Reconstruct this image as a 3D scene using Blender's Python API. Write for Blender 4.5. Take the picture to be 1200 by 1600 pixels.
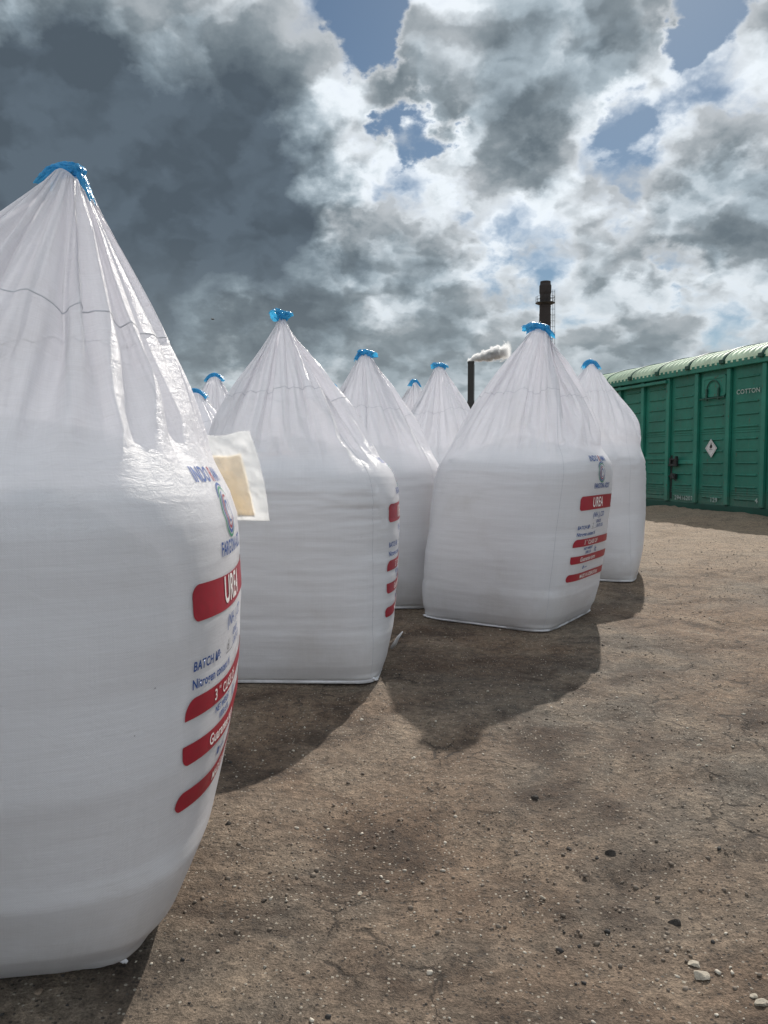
import bpy, bmesh, math, random
import numpy as np
from mathutils import Vector, Matrix
random.seed(7)
R = math.radians
sc = bpy.context.scene
for o in list(bpy.data.objects): bpy.data.objects.remove(o)
COL = sc.collection

# ------------------------------------------------------------------ camera
CAM_H = 1.2
FPX = 1203.0                                   # focal length in photograph pixels (1600 high)
PITCH = math.atan(78 / FPX)
cam_d = bpy.data.cameras.new('camera'); cam = bpy.data.objects.new('camera', cam_d); COL.objects.link(cam)
cam.location = (0, 0, CAM_H); cam.rotation_euler = (R(90) - PITCH, 0, 0)
cam_d.sensor_fit = 'VERTICAL'; cam_d.sensor_height = 24; cam_d.lens = 24 * FPX / 1600
cam_d.clip_start = 0.05; cam_d.clip_end = 8000
sc.camera = cam
sc.render.resolution_x = 768; sc.render.resolution_y = 1024
sc.render.engine = 'CYCLES'
sc.view_settings.view_transform = 'Standard'; sc.view_settings.look = 'None'
sc.view_settings.gamma = 1; sc.view_settings.exposure = 0.12
sc.cycles.max_bounces = 7; sc.cycles.volume_bounces = 2; sc.cycles.transparent_max_bounces = 8

# ------------------------------------------------------------------ light
SUN_AZ, SUN_EL = 18.5, 38.0                    # degrees to the right of +Y, above horizon
sun_dir = Vector((math.sin(R(SUN_AZ)) * math.cos(R(SUN_EL)), math.cos(R(SUN_AZ)) * math.cos(R(SUN_EL)), math.sin(R(SUN_EL))))
sd = bpy.data.lights.new('sun', 'SUN'); sd.energy = 4.6; sd.angle = R(0.6); sd.color = (1.0, 0.94, 0.86)
so = bpy.data.objects.new('sun', sd); COL.objects.link(so)
so.rotation_euler = (-sun_dir).to_track_quat('-Z', 'Y').to_euler()

# ------------------------------------------------------------------ sky (world): Nishita blue seen through broken, back-lit cumulus
world = bpy.data.worlds.new('World'); sc.world = world; world.use_nodes = True
class NT:
    def __init__(s, nt): s.nt = nt; s.n = nt.nodes; s.l = nt.links
    def node(s, t, **kw):
        x = s.n.new(t)
        for k, v in kw.items(): setattr(x, k, v)
        return x
    def put(s, sock, v):
        if v is None: return
        if isinstance(v, bpy.types.NodeSocket): s.l.new(v, sock)
        else: sock.default_value = v
    def m(s, op, a, b=None, c=None, clamp=False):
        x = s.node('ShaderNodeMath', operation=op, use_clamp=clamp)
        s.put(x.inputs[0], a); s.put(x.inputs[1], b); s.put(x.inputs[2], c); return x.outputs[0]
    def vm(s, op, a, b=None, scale=None):
        x = s.node('ShaderNodeVectorMath', operation=op)
        s.put(x.inputs[0], a); s.put(x.inputs[1], b)
        if scale is not None: s.put(x.inputs['Scale'], scale)
        return x.outputs['Value'] if op in ('DOT_PRODUCT', 'LENGTH', 'DISTANCE') else x.outputs['Vector']
    def mr(s, v, a, b, c=0.0, d=1.0, kind='SMOOTHSTEP'):
        x = s.node('ShaderNodeMapRange', interpolation_type=kind)
        s.put(x.inputs[0], v)
        for i, q in enumerate((a, b, c, d)): s.put(x.inputs[i + 1], q)
        return x.outputs[0]
    def noise(s, vec, scale, detail=4, rough=.5, dist=0.0, col=False, dim='3D', lac=2.0):
        x = s.node('ShaderNodeTexNoise', noise_dimensions=dim)
        s.put(x.inputs['Vector'], vec); s.put(x.inputs['Scale'], scale); s.put(x.inputs['Detail'], detail)
        s.put(x.inputs['Roughness'], rough); s.put(x.inputs['Distortion'], dist); s.put(x.inputs['Lacunarity'], lac)
        return x.outputs['Color' if col else 'Fac']
    def mix(s, f, a, b, blend='MIX'):
        x = s.node('ShaderNodeMix', data_type='RGBA', blend_type=blend)
        s.put(x.inputs[0], f); s.put(x.inputs[6], a); s.put(x.inputs[7], b); return x.outputs[2]
    def ramp(s, f, stops):
        x = s.node('ShaderNodeValToRGB'); e = x.color_ramp.elements
        while len(e) < len(stops): e.new(0.5)
        for i, (p, c) in enumerate(stops):
            e[i].position = p; e[i].color = (c[0], c[1], c[2], 1)
        s.put(x.inputs[0], f); return x.outputs[0]
    def comb(s, x, y, z):
        c = s.node('ShaderNodeCombineXYZ'); s.put(c.inputs[0], x); s.put(c.inputs[1], y); s.put(c.inputs[2], z); return c.outputs[0]
    def sep(s, v):
        c = s.node('ShaderNodeSeparateXYZ'); s.put(c.inputs[0], v); return c.outputs

def ray(px, py):
    x, y = px - 600, 800 - py
    v = Vector((x, FPX * math.cos(PITCH) + y * math.sin(PITCH), y * math.cos(PITCH) - FPX * math.sin(PITCH)))
    return v.normalized()

def build_world():
    w = NT(world.node_tree)
    for n in list(w.n): w.n.remove(n)
    out = w.node('ShaderNodeOutputWorld'); bg = w.node('ShaderNodeBackground')
    w.l.new(bg.outputs[0], out.inputs[0])
    sky = w.node('ShaderNodeTexSky', sky_type='NISHITA'); sky.sun_disc = False
    sky.sun_elevation = R(SUN_EL); sky.sun_rotation = R(SUN_AZ); sky.air_density = 1.0; sky.dust_density = 0.3
    d = w.node('ShaderNodeTexCoord').outputs['Generated']
    d = w.vm('NORMALIZE', d)
    x, y, z = w.sep(d)
    zc = w.m('MAXIMUM', z, 0.0)
    den = w.m('ADD', zc, 0.55)
    p = w.comb(w.m('DIVIDE', x, den), w.m('DIVIDE', y, den), 0.0)
    wn = w.noise(p, 4.0, 5, .55, col=True)
    wv = w.vm('SCALE', w.vm('SUBTRACT', wn, (.5, .5, .5)), scale=0.16)
    wn2 = w.noise(p, 16, 5, .65, col=True)
    wv2 = w.vm('SCALE', w.vm('SUBTRACT', wn2, (.5, .5, .5)), scale=0.085)
    dw = w.vm('NORMALIZE', w.vm('ADD', w.vm('ADD', d, wv), wv2))
    # thickness map of this particular sky: (px, py, radius, amount)
    blobs = [(583, 30, 36, -.44), (598, 72, 24, -.30), (648, 208, 36, -.52), (640, 160, 22, -.2), (1118, 30, 38, -.42), (1085, 95, 30, -.40),
             (975, 190, 34, -.26), (1065, 395, 28, -.26),
             (300, 190, 150, .24), (60, 130, 100, .16), (250, 400, 220, .54), (60, 420, 190, .34), (280, 490, 110, .22), (120, 500, 120, .2), (430, 440, 110, .26), (420, 250, 100, .16),
             (200, 480, 120, .20), (400, 520, 70, .12), (120, 260, 130, .12),
             (740, 120, 100, .20), (890, 60, 100, .20), (1110, 310, 75, .28), (720, 470, 70, .20), (660, 400, 60, .10), (830, 150, 70, .08), (780, 210, 60, .1),
             (225, 85, 50, -.18), (510, 150, 55, -.10), (560, 300, 70, -.08), (1160, 130, 90, -.13), (900, 340, 100, -.08), (800, 380, 70, -.07),
             (320, 552, 100, -.62), (430, 585, 60, -.25), (1050, 470, 90, -.07), (760, 290, 60, -.06), (960, 560, 90, .10), (960, 440, 60, .10), (620, 520, 60, .04),
             (1180, 260, 60, -.1), (1190, 420, 50, -.05), (1140, 500, 70, -.08), (530, 60, 40, -.05), (960, 330, 80, .06)]
    T = None
    for (bx, by, br, amt) in blobs:
        c = ray(bx, by); rho = 1.6 * br / FPX
        v = w.mr(w.vm('DOT_PRODUCT', dw, tuple(c)), math.cos(rho), 1.0, 0.0, amt)
        T = v if T is None else w.m('ADD', T, v)
    def billow(q):
        # cauliflower heads: inverted smooth cells warped by noise, over fractal noise
        vo = w.node('ShaderNodeTexVoronoi', feature='SMOOTH_F1', voronoi_dimensions='2D')
        w.put(vo.inputs['Vector'], q); vo.inputs['Scale'].default_value = 5.5; vo.inputs['Detail'].default_value = 3.0
        vo.inputs['Roughness'].default_value = .55; vo.inputs['Smoothness'].default_value = .6
        return w.m('SUBTRACT', .5, vo.outputs['Distance'])
    pw = w.vm('ADD', p, w.vm('SCALE', w.vm('SUBTRACT', w.noise(p, 9, 5, .6, col=True), (.5, .5, .5)), scale=.13))
    sh = (-.016, -.042, 0)
    pws = w.vm('ADD', pw, sh)
    n1 = w.noise(p, 2.7, 9, .54, .1)
    n1s = w.noise(w.vm('ADD', p, sh), 2.7, 9, .54, .1)
    b1 = billow(pw); b1s = billow(pws)
    T = w.m('ADD', T, 0.46)
    T = w.m('ADD', T, w.m('MULTIPLY', w.m('SUBTRACT', n1, .5), 1.15))
    T = w.m('ADD', T, w.m('MULTIPLY', b1, .50))
    T = w.m('ADD', T, w.m('MULTIPLY', w.m('SUBTRACT', w.noise(pw, 17, 6, .60, .2), .5), .26))
    T = w.m('ADD', T, w.mr(z, .22, .0, 0.0, .30))
    cover = w.mr(T, -.04, .30)
    colr = w.ramp(T, [(0.0, (.62, .68, .74)), (.20, (.70, .74, .775)), (.35, (.50, .55, .59)), (.52, (.29, .345, .385)), (.72, (.165, .208, .242)), (.98, (.088, .116, .145))])
    rel = w.m('ADD', w.m('SUBTRACT', n1, n1s), w.m('MULTIPLY', w.m('SUBTRACT', b1, b1s), .60))
    relief = w.mr(rel, -.12, .12, 1.32, .76, 'LINEAR')
    soft = w.mr(T, .95, .45, .55, 1.0)
    relief = w.m('ADD', 1.0, w.m('MULTIPLY', w.m('SUBTRACT', relief, 1.0), soft))
    colr = w.vm('SCALE', colr, scale=relief)
    # towards the horizon the clouds sink into pale teal-grey air
    hz = w.mr(z, .30, .02)
    colr = w.mix(w.m('MULTIPLY', hz, .60), colr, (.27, .315, .335, 1))
    # unseen front-lit clouds overhead and behind the camera, brightened to light the bags
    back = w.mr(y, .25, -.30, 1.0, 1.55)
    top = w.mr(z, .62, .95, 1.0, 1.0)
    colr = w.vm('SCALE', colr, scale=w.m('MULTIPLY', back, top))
    skyc = w.vm('MULTIPLY', sky.outputs[0], (.040, .047, .050))
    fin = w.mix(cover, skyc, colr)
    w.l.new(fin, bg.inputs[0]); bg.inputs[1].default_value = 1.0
    world.cycles.sampling_method = 'MANUAL'; world.cycles.sample_map_resolution = 1024
build_world()

# ------------------------------------------------------------------ helpers
def tag(o, label=None, cat=None, group=None, kind=None):
    if label: o['label'] = label
    if cat: o['category'] = cat
    if group: o['group'] = group
    if kind: o['kind'] = kind
    return o
def empty(name, loc, rz=0):
    o = bpy.data.objects.new(name, None); COL.objects.link(o); o.location = loc; o.rotation_euler = (0, 0, rz)
    o.empty_display_size = .1
    return o
def link_mesh(name, me, mat=None, parent=None, smooth=False):
    o = bpy.data.objects.new(name, me); COL.objects.link(o)
    if mat is not None and not me.materials: me.materials.append(mat)
    if parent: o.parent = parent
    if smooth: me.shade_smooth()
    return o
def mesh_np(name, V, F, mat=None, parent=None, smooth=True, uv=None):
    me = bpy.data.meshes.new(name)
    me.from_pydata(np.asarray(V, float).reshape(-1, 3).tolist(), [], [tuple(int(i) for i in f) for f in F])
    if uv is not None:
        l = me.uv_layers.new(name='UVMap')
        idx = np.zeros(len(me.loops), dtype=np.int32); me.loops.foreach_get('vertex_index', idx)
        l.data.foreach_set('uv', np.asarray(uv, np.float32)[idx].ravel())
    me.update()
    return link_mesh(name, me, mat, parent, smooth)
class MB:
    def __init__(s): s.v = []; s.f = []
    def box(s, a, b, M=None):
        x0, y0, z0 = a; x1, y1, z1 = b
        vs = [(x0, y0, z0), (x1, y0, z0), (x1, y1, z0), (x0, y1, z0), (x0, y0, z1), (x1, y0, z1), (x1, y1, z1), (x0, y1, z1)]
        if M: vs = [tuple(M @ Vector(q)) for q in vs]
        k = len(s.v); s.v += vs
        s.f += [tuple(k + i for i in f) for f in ((3, 2, 1, 0), (4, 5, 6, 7), (0, 1, 5, 4), (1, 2, 6, 5), (2, 3, 7, 6), (3, 0, 4, 7))]
        return s
    def rbox(s, a, b, c=.006):
        # box with chamfered edges
        bm = bmesh.new(); bmesh.ops.create_cube(bm, size=1)
        for v in bm.verts: v.co = Vector([(a[i] + b[i]) / 2 + v.co[i] * (b[i] - a[i]) for i in range(3)])
        bmesh.ops.bevel(bm, geom=bm.edges[:], offset=c, segments=1, affect='EDGES', clamp_overlap=True)
        s.add_bm(bm); bm.free(); return s
    def add_bm(s, bm):
        bm.verts.ensure_lookup_table(); k = len(s.v)
        bm.verts.index_update()
        s.v += [tuple(v.co) for v in bm.verts]; s.f += [tuple(k + v.index for v in f.verts) for f in bm.faces]
    def tube(s, pts, r, n=8, cap=True):
        pts = [Vector(p) for p in pts]; rr = r if isinstance(r, (list, tuple)) else [r] * len(pts)
        k = len(s.v); N = len(pts)
        for i, p in enumerate(pts):
            t = (pts[min(i + 1, N - 1)] - pts[max(i - 1, 0)]).normalized()
            a = t.cross(Vector((0, 0, 1)));
            if a.length < .05: a = t.cross(Vector((1, 0, 0)))
            a.normalize(); b = t.cross(a)
            for j in range(n):
                th = 2 * math.pi * j / n
                s.v.append(tuple(p + (a * math.cos(th) + b * math.sin(th)) * rr[i]))
        for i in range(N - 1):
            for j in range(n):
                s.f.append((k + i * n + j, k + i * n + (j + 1) % n, k + (i + 1) * n + (j + 1) % n, k + (i + 1) * n + j))
        if cap:
            s.f.append(tuple(k + j for j in reversed(range(n)))); s.f.append(tuple(k + (N - 1) * n + j for j in range(n)))
        return s
    def build(s, name, mat=None, parent=None, smooth=False):
        me = bpy.data.meshes.new(name); me.from_pydata(s.v, [], s.f); me.update()
        return link_mesh(name, me, mat, parent, smooth)

# numpy value noise
def _hash(ix, iy, seed):
    h = (ix.astype(np.int64) * 374761393 + iy.astype(np.int64) * 668265263 + seed * 974634777) & 0x7fffffff
    h = ((h ^ (h >> 13)) * 1274126177) & 0x7fffffff
    h = (h ^ (h >> 16)) & 0xffffff
    return h / float(0xffffff)
def vnoise(x, y, seed=0, perx=None):
    ix = np.floor(x); iy = np.floor(y); fx = x - ix; fy = y - iy
    fx = fx * fx * fx * (fx * (fx * 6 - 15) + 10); fy = fy * fy * fy * (fy * (fy * 6 - 15) + 10)
    a = ix; b = ix + 1
    if perx: a = np.mod(a, perx); b = np.mod(b, perx)
    v = (_hash(a, iy, seed) * (1 - fx) + _hash(b, iy, seed) * fx) * (1 - fy) + (_hash(a, iy + 1, seed) * (1 - fx) + _hash(b, iy + 1, seed) * fx) * fy
    return v * 2 - 1
def fbm(x, y, seed=0, oct=4, rough=.5, perx=None):
    s = 0; a = 1
    for o in range(oct):
        s = s + a * vnoise(x, y, seed + o * 17, perx); x = x * 2; y = y * 2; a *= rough
        if perx: perx *= 2
    return s

# ------------------------------------------------------------------ materials
def newmat(name):
    m = bpy.data.materials.new(name); m.use_nodes = True; t = NT(m.node_tree)
    for n in list(t.n): t.n.remove(n)
    out = t.node('ShaderNodeOutputMaterial')
    return m, t, out
def simple(name, col, rough=.6, var=.15, scale=8, metal=0.0, spec=.5, bump=0.0, bscale=60):
    m, t, out = newmat(name)
    b = t.node('ShaderNodeBsdfPrincipled')
    co = t.node('ShaderNodeTexCoord').outputs['Object']
    n = t.noise(co, scale, 5, .6)
    f = t.mr(n, .3, .7, 1 - var, 1 + var, 'LINEAR')
    t.l.new(t.vm('SCALE', tuple(col), scale=f), b.inputs['Base Color'])
    t.put(b.inputs['Roughness'], t.mr(n, .3, .7, rough - .08, min(1, rough + .08), 'LINEAR'))
    b.inputs['Metallic'].default_value = metal; b.inputs['Specular IOR Level'].default_value = spec
    if bump:
        bp = t.node('ShaderNodeBump'); bp.inputs['Strength'].default_value = bump; bp.inputs['Distance'].default_value = .01
        t.l.new(t.noise(co, bscale, 6, .6), bp.inputs['Height']); t.l.new(bp.outputs[0], b.inputs['Normal'])
    t.l.new(b.outputs[0], out.inputs[0]); return m

def fabric_mat():
    m, t, out = newmat('woven_white_fabric')
    uv = t.node('ShaderNodeTexCoord').outputs['UV']
    ob = t.node('ShaderNodeTexCoord').outputs['Object']
    b = t.node('ShaderNodeBsdfPrincipled'); tr = t.node('ShaderNodeBsdfTranslucent')
    u, v, _ = t.sep(uv)
    # faint tape-to-tape variation of the weave and dusty smudges
    tape = t.noise(t.comb(t.m('MULTIPLY', u, 2.5), t.m('MULTIPLY', v, 260.0), 0.0), 1.0, 2, .6)
    tape2 = t.noise(t.comb(t.m('MULTIPLY', u, 260.0), t.m('MULTIPLY', v, 3.0), 5.0), 1.0, 2, .6)
    smud = t.noise(ob, 2.2, 6, .6)
    low = t.mr(v, .45, 0.0)
    dirt = t.m('MULTIPLY', t.mr(t.m('ADD', smud, t.m('MULTIPLY', low, .20)), .55, .78), .30)
    col = t.mix(dirt, (.85, .845, .83, 1), (.56, .52, .46, 1))
    k = t.m('ADD', t.mr(tape, .3, .7, .965, 1.03, 'LINEAR'), t.mr(tape2, .3, .7, -.02, .02, 'LINEAR'))
    col = t.vm('SCALE', col, scale=k)
    spk = t.mr(t.noise(ob, 45, 2, .5), .775, .80, 0.0, .5)      # tiny scuff specks
    spm = t.mr(t.noise(ob, 3.1, 2, .5), .5, .62)
    col = t.mix(t.m('MULTIPLY', spk, spm), col, (.10, .10, .11, 1))
    t.l.new(col, b.inputs['Base Color']); t.l.new(t.vm('MULTIPLY', col, (.92, .91, 1.0)), tr.inputs['Color'])
    b.inputs['Roughness'].default_value = .30; b.inputs['Specular IOR Level'].default_value = .5
    # bump: weave + fine crinkle, stronger on the slack upper cloth
    weave = t.m('MULTIPLY', t.m('SINE', t.m('MULTIPLY', u, 2 * math.pi / .0042)), t.m('SINE', t.m('MULTIPLY', v, 2 * math.pi / .0042)))
    cr = t.noise(t.vm('MULTIPLY', uv, (7, 13, 1)), 2.4, 9, .62, .7)
    cr2 = t.noise(t.vm('MULTIPLY', uv, (3.5, 26, 1)), 1.5, 6, .62, .4)
    slack = t.mr(v, 1.05, 1.45)
    hi = t.m('ADD', t.m('MULTIPLY', cr, t.m('ADD', .0018, t.m('MULTIPLY', slack, .0062))), t.m('MULTIPLY', cr2, .0020))
    hi = t.m('ADD', hi, t.m('MULTIPLY', weave, .00022))
    bp = t.node('ShaderNodeBump'); bp.inputs['Strength'].default_value = 1.0; bp.inputs['Distance'].default_value = 1.0
    t.l.new(hi, bp.inputs['Height']); t.l.new(bp.outputs[0], b.inputs['Normal'])
    mx = t.node('ShaderNodeMixShader'); mx.inputs[0].default_value = .46
    t.l.new(b.outputs[0], mx.inputs[1]); t.l.new(tr.outputs[0], mx.inputs[2])
    tp = t.node('ShaderNodeBsdfTransparent'); tp.inputs[0].default_value = (.97, .97, 1, 1); m2 = t.node('ShaderNodeMixShader'); m2.inputs[0].default_value = .17
    t.l.new(mx.outputs[0], m2.inputs[1]); t.l.new(tp.outputs[0], m2.inputs[2]); t.l.new(m2.outputs[0], out.inputs[0])
    return m
def film_mat(name, col, transp=.0, trl=.35, rough=.18, bscale=45, bstr=.9, var=.22):
    m, t, out = newmat(name)
    ob = t.node('ShaderNodeTexCoord').outputs['Object']
    b = t.node('ShaderNodeBsdfPrincipled'); tr = t.node('ShaderNodeBsdfTranslucent'); tp = t.node('ShaderNodeBsdfTransparent')
    n = t.noise(ob, 25, 4, .6)
    c = t.vm('SCALE', tuple(col), scale=t.mr(n, .3, .7, 1 - var, 1 + var, 'LINEAR'))
    t.l.new(c, b.inputs['Base Color']); t.l.new(c, tr.inputs['Color'])
    b.inputs['Roughness'].default_value = rough
    bp = t.node('ShaderNodeBump'); bp.inputs['Strength'].default_value = bstr; bp.inputs['Distance'].default_value = .006
    t.l.new(t.noise(ob, bscale, 5, .6, .8), bp.inputs['Height']); t.l.new(bp.outputs[0], b.inputs['Normal'])
    mx = t.node('ShaderNodeMixShader'); mx.inputs[0].default_value = trl
    t.l.new(b.outputs[0], mx.inputs[1]); t.l.new(tr.outputs[0], mx.inputs[2])
    m2 = t.node('ShaderNodeMixShader'); m2.inputs[0].default_value = transp
    t.l.new(mx.outputs[0], m2.inputs[1]); t.l.new(tp.outputs[0], m2.inputs[2]); t.l.new(m2.outputs[0], out.inputs[0])
    return m
M = {}
M['fabric'] = fabric_mat()
M['blue'] = film_mat('blue_film', (.06, .40, .68), 0, .45, .2, 60, .8)
M['clear'] = film_mat('clear_pouch_film', (.90, .91, .91), .55, .62, .10, 14, .5, .03)
M['urea'] = simple('white_granules', (.88, .88, .87), .9, .04, 30)
M['stitch'] = simple('seam_tape', (.54, .54, .57), .6, .1, 30)
M['seam_cloth'] = simple('seam_cloth', (.66, .66, .68), .6, .1, 30)
M['lip'] = M['seam_cloth']
M['red'] = simple('red_print', (.31, .007, .024), .42, .12, 40)
M['navy'] = simple('navy_print', (.02, .075, .27), .45, .15, 60)
M['green_ink'] = simple('green_print', (.02, .22, .12), .45, .15, 60)
M['white_ink'] = simple('white_print', (.78, .74, .72), .45, .08, 60)
M['card'] = film_mat('beige_paper', (.92, .82, .66), .0, .6, .6, 8, .1, .06)
M['pen'] = simple('black_pen', (.03, .03, .035), .5, .1, 60)

# ------------------------------------------------------------------ the bag
def relax(P, hrest, vrest, fixed_bot, fixed_top, it, heap, bend, grav, rng):
    """position based cloth on a periodic grid P[row, col]"""
    X = P.copy(); V = np.zeros_like(X)
    n, m = X.shape[:2]
    w = np.ones((n, 1, 1)); w[0] = 0; w[-1] = 0
    def solve(A, B, wa, wb, rest, k, kc=None):
        d = B - A; L = np.linalg.norm(d, axis=2, keepdims=True) + 1e-9
        s = (L - rest) / L
        if kc is not None: s = np.where(s < 0, s * kc, s)
        ws = wa + wb; ws = np.where(ws == 0, 1, ws)
        c = d * s * k / ws
        return c * wa, -c * wb
    hr = hrest.reshape(n, 1, 1)
    diag = np.sqrt(((hr[1:] + hr[:-1]) / 2) ** 2 + vrest ** 2)
    for k in range(it):
        V *= .90
        V[1:-1, :, 2] -= grav
        X = X + V * (w > 0)
        X0 = X.copy()
        for rep in range(3):
            for par in (0, 1):                                     # hoops
                a = np.arange(par, m, 2); b = (a + 1) % m
                ca, cb = solve(X[:, a], X[:, b], w, w, hr, .9)
                X[:, a] += ca; X[:, b] += cb
            for par in (0, 1):                                     # columns
                a = np.arange(par, n - 1, 2); b = a + 1
                ca, cb = solve(X[a], X[b], w[a], w[b], vrest, 1.0, .6)
                X[a] += ca; X[b] += cb
            for sh in (1, -1):                                     # shear
                for par in (0, 1):
                    a = np.arange(par, n - 1, 2); b = a + 1
                    Bx = np.roll(X[b], -sh, axis=1)
                    ca, cb = solve(X[a], Bx, w[a], w[b], diag[a] , .35, .15)
                    X[a] += ca; X[b] += np.roll(cb, sh, axis=1)
        # bending: pull towards local mean
        lap = (np.roll(X, 1, 1) + np.roll(X, -1, 1)) / 2 - X
        X += lap * bend * w
        lv = np.zeros_like(X); lv[1:-1] = (X[2:] + X[:-2]) / 2 - X[1:-1]
        X += lv * bend * 1.3 * w
        # contents heap underneath
        r = np.hypot(X[..., 0], X[..., 1]); hz = heap(X[..., 0], X[..., 1])
        pen = (X[..., 2] < hz) & (w[..., 0] > 0)
        X[..., 2] = np.where(pen, hz + .001, X[..., 2])
        V = (X - X0) * .5 + V * .5
        V = np.clip(V, -.01, .01)
    return X

class Bag: pass
def shape_bag(seed, ffreq=None, ztop=2.02, bulge=.63, base=.47, zs=1.24, apex=(0, 0), lean=(0, 0), loop_ang=0, loop_w=.10, res=2, e_top=.85, slack=1.030, flat=0.0, heap_h=.20, crumple=1.0, midpuff=0.0, loose=.30, convex=.10, crease=1.0):
    rng = np.random.RandomState(seed)
    ffreq = ffreq or (int(rng.randint(7, 11)), int(rng.randint(15, 24)))
    Nu = 96 * (2 if res == 2 else 1) * (2 if res >= 1 else 1) // (2 if res == 1 else 1) if False else {0: 96, 1: 192, 2: 384}[res]
    nc_lvl = [20, 40, 80][:res + 1]
    # ---- filled body
    def wid(z):
        b = bulge; w0 = base
        zz = [0, .03, .10, .25, .5, .8, zs - .22, zs - .14, zs - .07, zs, zs + .1]
        ww = [w0, w0 + (b - w0) * .22, w0 + (b - w0) * .45, w0 + (b - w0) * .72, w0 + (b - w0) * .92, b, b * .997, b * .988, b * .955, b * .90, b * .80]
        return np.interp(z, zz, ww)
    def expn(z): return np.interp(z, [0, .05, .3, .7, 1.24], [9, 6, 3.8, 2.9, 2.8])
    def bodyp(th, z):
        n = expn(z); w = wid(z)
        c = np.cos(th); s = np.sin(th)
        r = (np.abs(c) ** n + np.abs(s) ** n) ** (-1 / n) * w
        return r * c, r * s
    # angular parametrisation by equal arc on a rounded square
    tt = np.linspace(0, 2 * np.pi, 4001)
    bx, by = bodyp(tt, np.full_like(tt, .7)); ds = np.hypot(np.diff(bx), np.diff(by)); cs = np.concatenate([[0], np.cumsum(ds)])
    per = cs[-1]
    def th_of(Nu): return np.interp(np.arange(Nu) / Nu * per, cs, tt)
    # ---- slack cloth above
    side_h = zs - 0.0
    def heap(x, y):
        r = np.hypot(x, y) / (bulge * .97)
        return zs - .045 + heap_h * np.clip(1 - r ** 1.3, -.2, 1) + .02 * np.sin(3.1 * x * 3 + seed) * np.cos(2.7 * y * 3)
    ca, sa = math.cos(loop_ang), math.sin(loop_ang)
    def topring(Nu, th):
        a = loop_w; b = .030
        pl = .012 * vnoise(np.arange(Nu) / Nu * 26, np.zeros(Nu), seed, 26)
        x = a * np.cos(th); y = (b + pl) * np.sign(np.sin(th)) * np.abs(np.sin(th)) ** .6
        z = ztop - .07 * (np.abs(x) / a) ** 2 - .01
        return np.stack([apex[0] + x * ca - y * sa, apex[1] + x * sa + y * ca, z], 1)
    for lv, nc in enumerate(nc_lvl):
        nu = 96 * 2 ** lv
        th = th_of(nu)
        x, y = bodyp(th, np.full(nu, zs)); ring0 = np.stack([x, y, np.full(nu, zs) + .02 * vnoise(np.arange(nu) / nu * 6, np.zeros(nu), seed + 5, 6)], 1)
        ring1 = topring(nu, th)
        t = np.linspace(0, 1, nc + 1)[:, None, None]
        if lv == 0:
            X = ring0[None] * (1 - t) + ring1[None] * t
            cen3 = np.stack([apex[0] * t[..., 0], apex[1] * t[..., 0]], -1)
            X[..., :2] = cen3 + (X[..., :2] - cen3) * (1 + convex * 5.2 * t ** 1.6 * (1 - t))
            # seed folds radiating from the loop
            T2 = t[..., 0]
            ang = np.arange(nu) / nu
            f = .8 * vnoise(ang[None] * ffreq[0] + 0 * T2, T2 * .9, seed + 1, ffreq[0]) + .40 * vnoise(ang[None] * ffreq[1] + 0 * T2, T2 * 1.6, seed + 2, ffreq[1])
            f = 1.1 * (.42 - np.abs(f)) + .5 * f
            env = np.clip((T2 - .03) * 2.4, 0, 1) ** 1.3 * np.clip((1.02 - T2) * 3, 0, 1) ** .8
            cen = np.array([apex[0], apex[1]])
            dirv = X[..., :2] - cen * T2[..., None]; dirv /= (np.linalg.norm(dirv, axis=2, keepdims=True) + 1e-6)
            X[..., :2] += dirv * (f * env * .15 + midpuff * np.sin(np.pi * T2) * np.ones_like(f))[..., None]
        else:
            old = X
            X = np.zeros((nc + 1, nu, 3))
            mid = (old + np.roll(old, -1, 1)) / 2
            row = np.zeros((old.shape[0], nu, 3)); row[:, ::2] = old; row[:, 1::2] = mid
            X[::2] = row; X[1::2] = (row[1:] + row[:-1]) / 2
            X[0] = ring0; X[-1] = ring1
            nz = fbm((np.arange(nu) / nu * 40)[None] + 0 * t[..., 0], t[..., 0] * 16, seed + 30 + lv, 2, .6, 40)
            X[1:-1] += (nz[1:-1, :, None] * .006 * crumple / (lv + .0)) * rng.choice([-1, 1], size=1)
        lin = ring0[None] * (1 - t) + ring1[None] * t
        cen3 = np.stack([apex[0] * t[..., 0], apex[1] * t[..., 0]], -1)
        lin[..., :2] = cen3 + (lin[..., :2] - cen3) * (1 + convex * 5.2 * t ** 1.6 * (1 - t))
        perim = np.linalg.norm(np.roll(lin, -1, 1) - lin, axis=2).sum(1)
        full = perim[0]
        tt1 = t[:, 0, 0]
        e = e_top * np.clip((tt1 - .05) / .95, 0, 1) ** .9
        hrest = perim * (1 + e) / nu
        cl = np.linalg.norm(np.diff(lin, axis=0), axis=2).sum(0)
        slen = (cl * (1 - loose) + cl.max() * loose) * (slack - .022)
        vrest = (slen / nc)[None, :, None]
        X = relax(X, hrest, vrest, 1, 1, [160, 70, 36][lv], heap, [.03, .03, .02][lv], [.00016, .00008, .00004][lv], rng)
    cone = X
    # ---- body rows
    nb = {0: 30, 1: 60, 2: 124}[res]
    th = th_of(Nu)
    zz = np.linspace(0, 1, nb + 1)[:-1] ** 1.15 * zs
    rows = []
    # blend to ring0's slightly uneven height
    dz0 = cone[0, :, 2] - zs
    for z in zz:
        x, y = bodyp(th, np.full(Nu, z))
        rows.append(np.stack([x, y, z + dz0 * (z / zs) ** 2], 1))
    body = np.array(rows)
    ang = np.arange(Nu) / Nu
    Zb = body[..., 2]
    # horizontal creases below the shoulder, gentle lumps everywhere
    an = ang[None] + 0 * Zb
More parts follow.
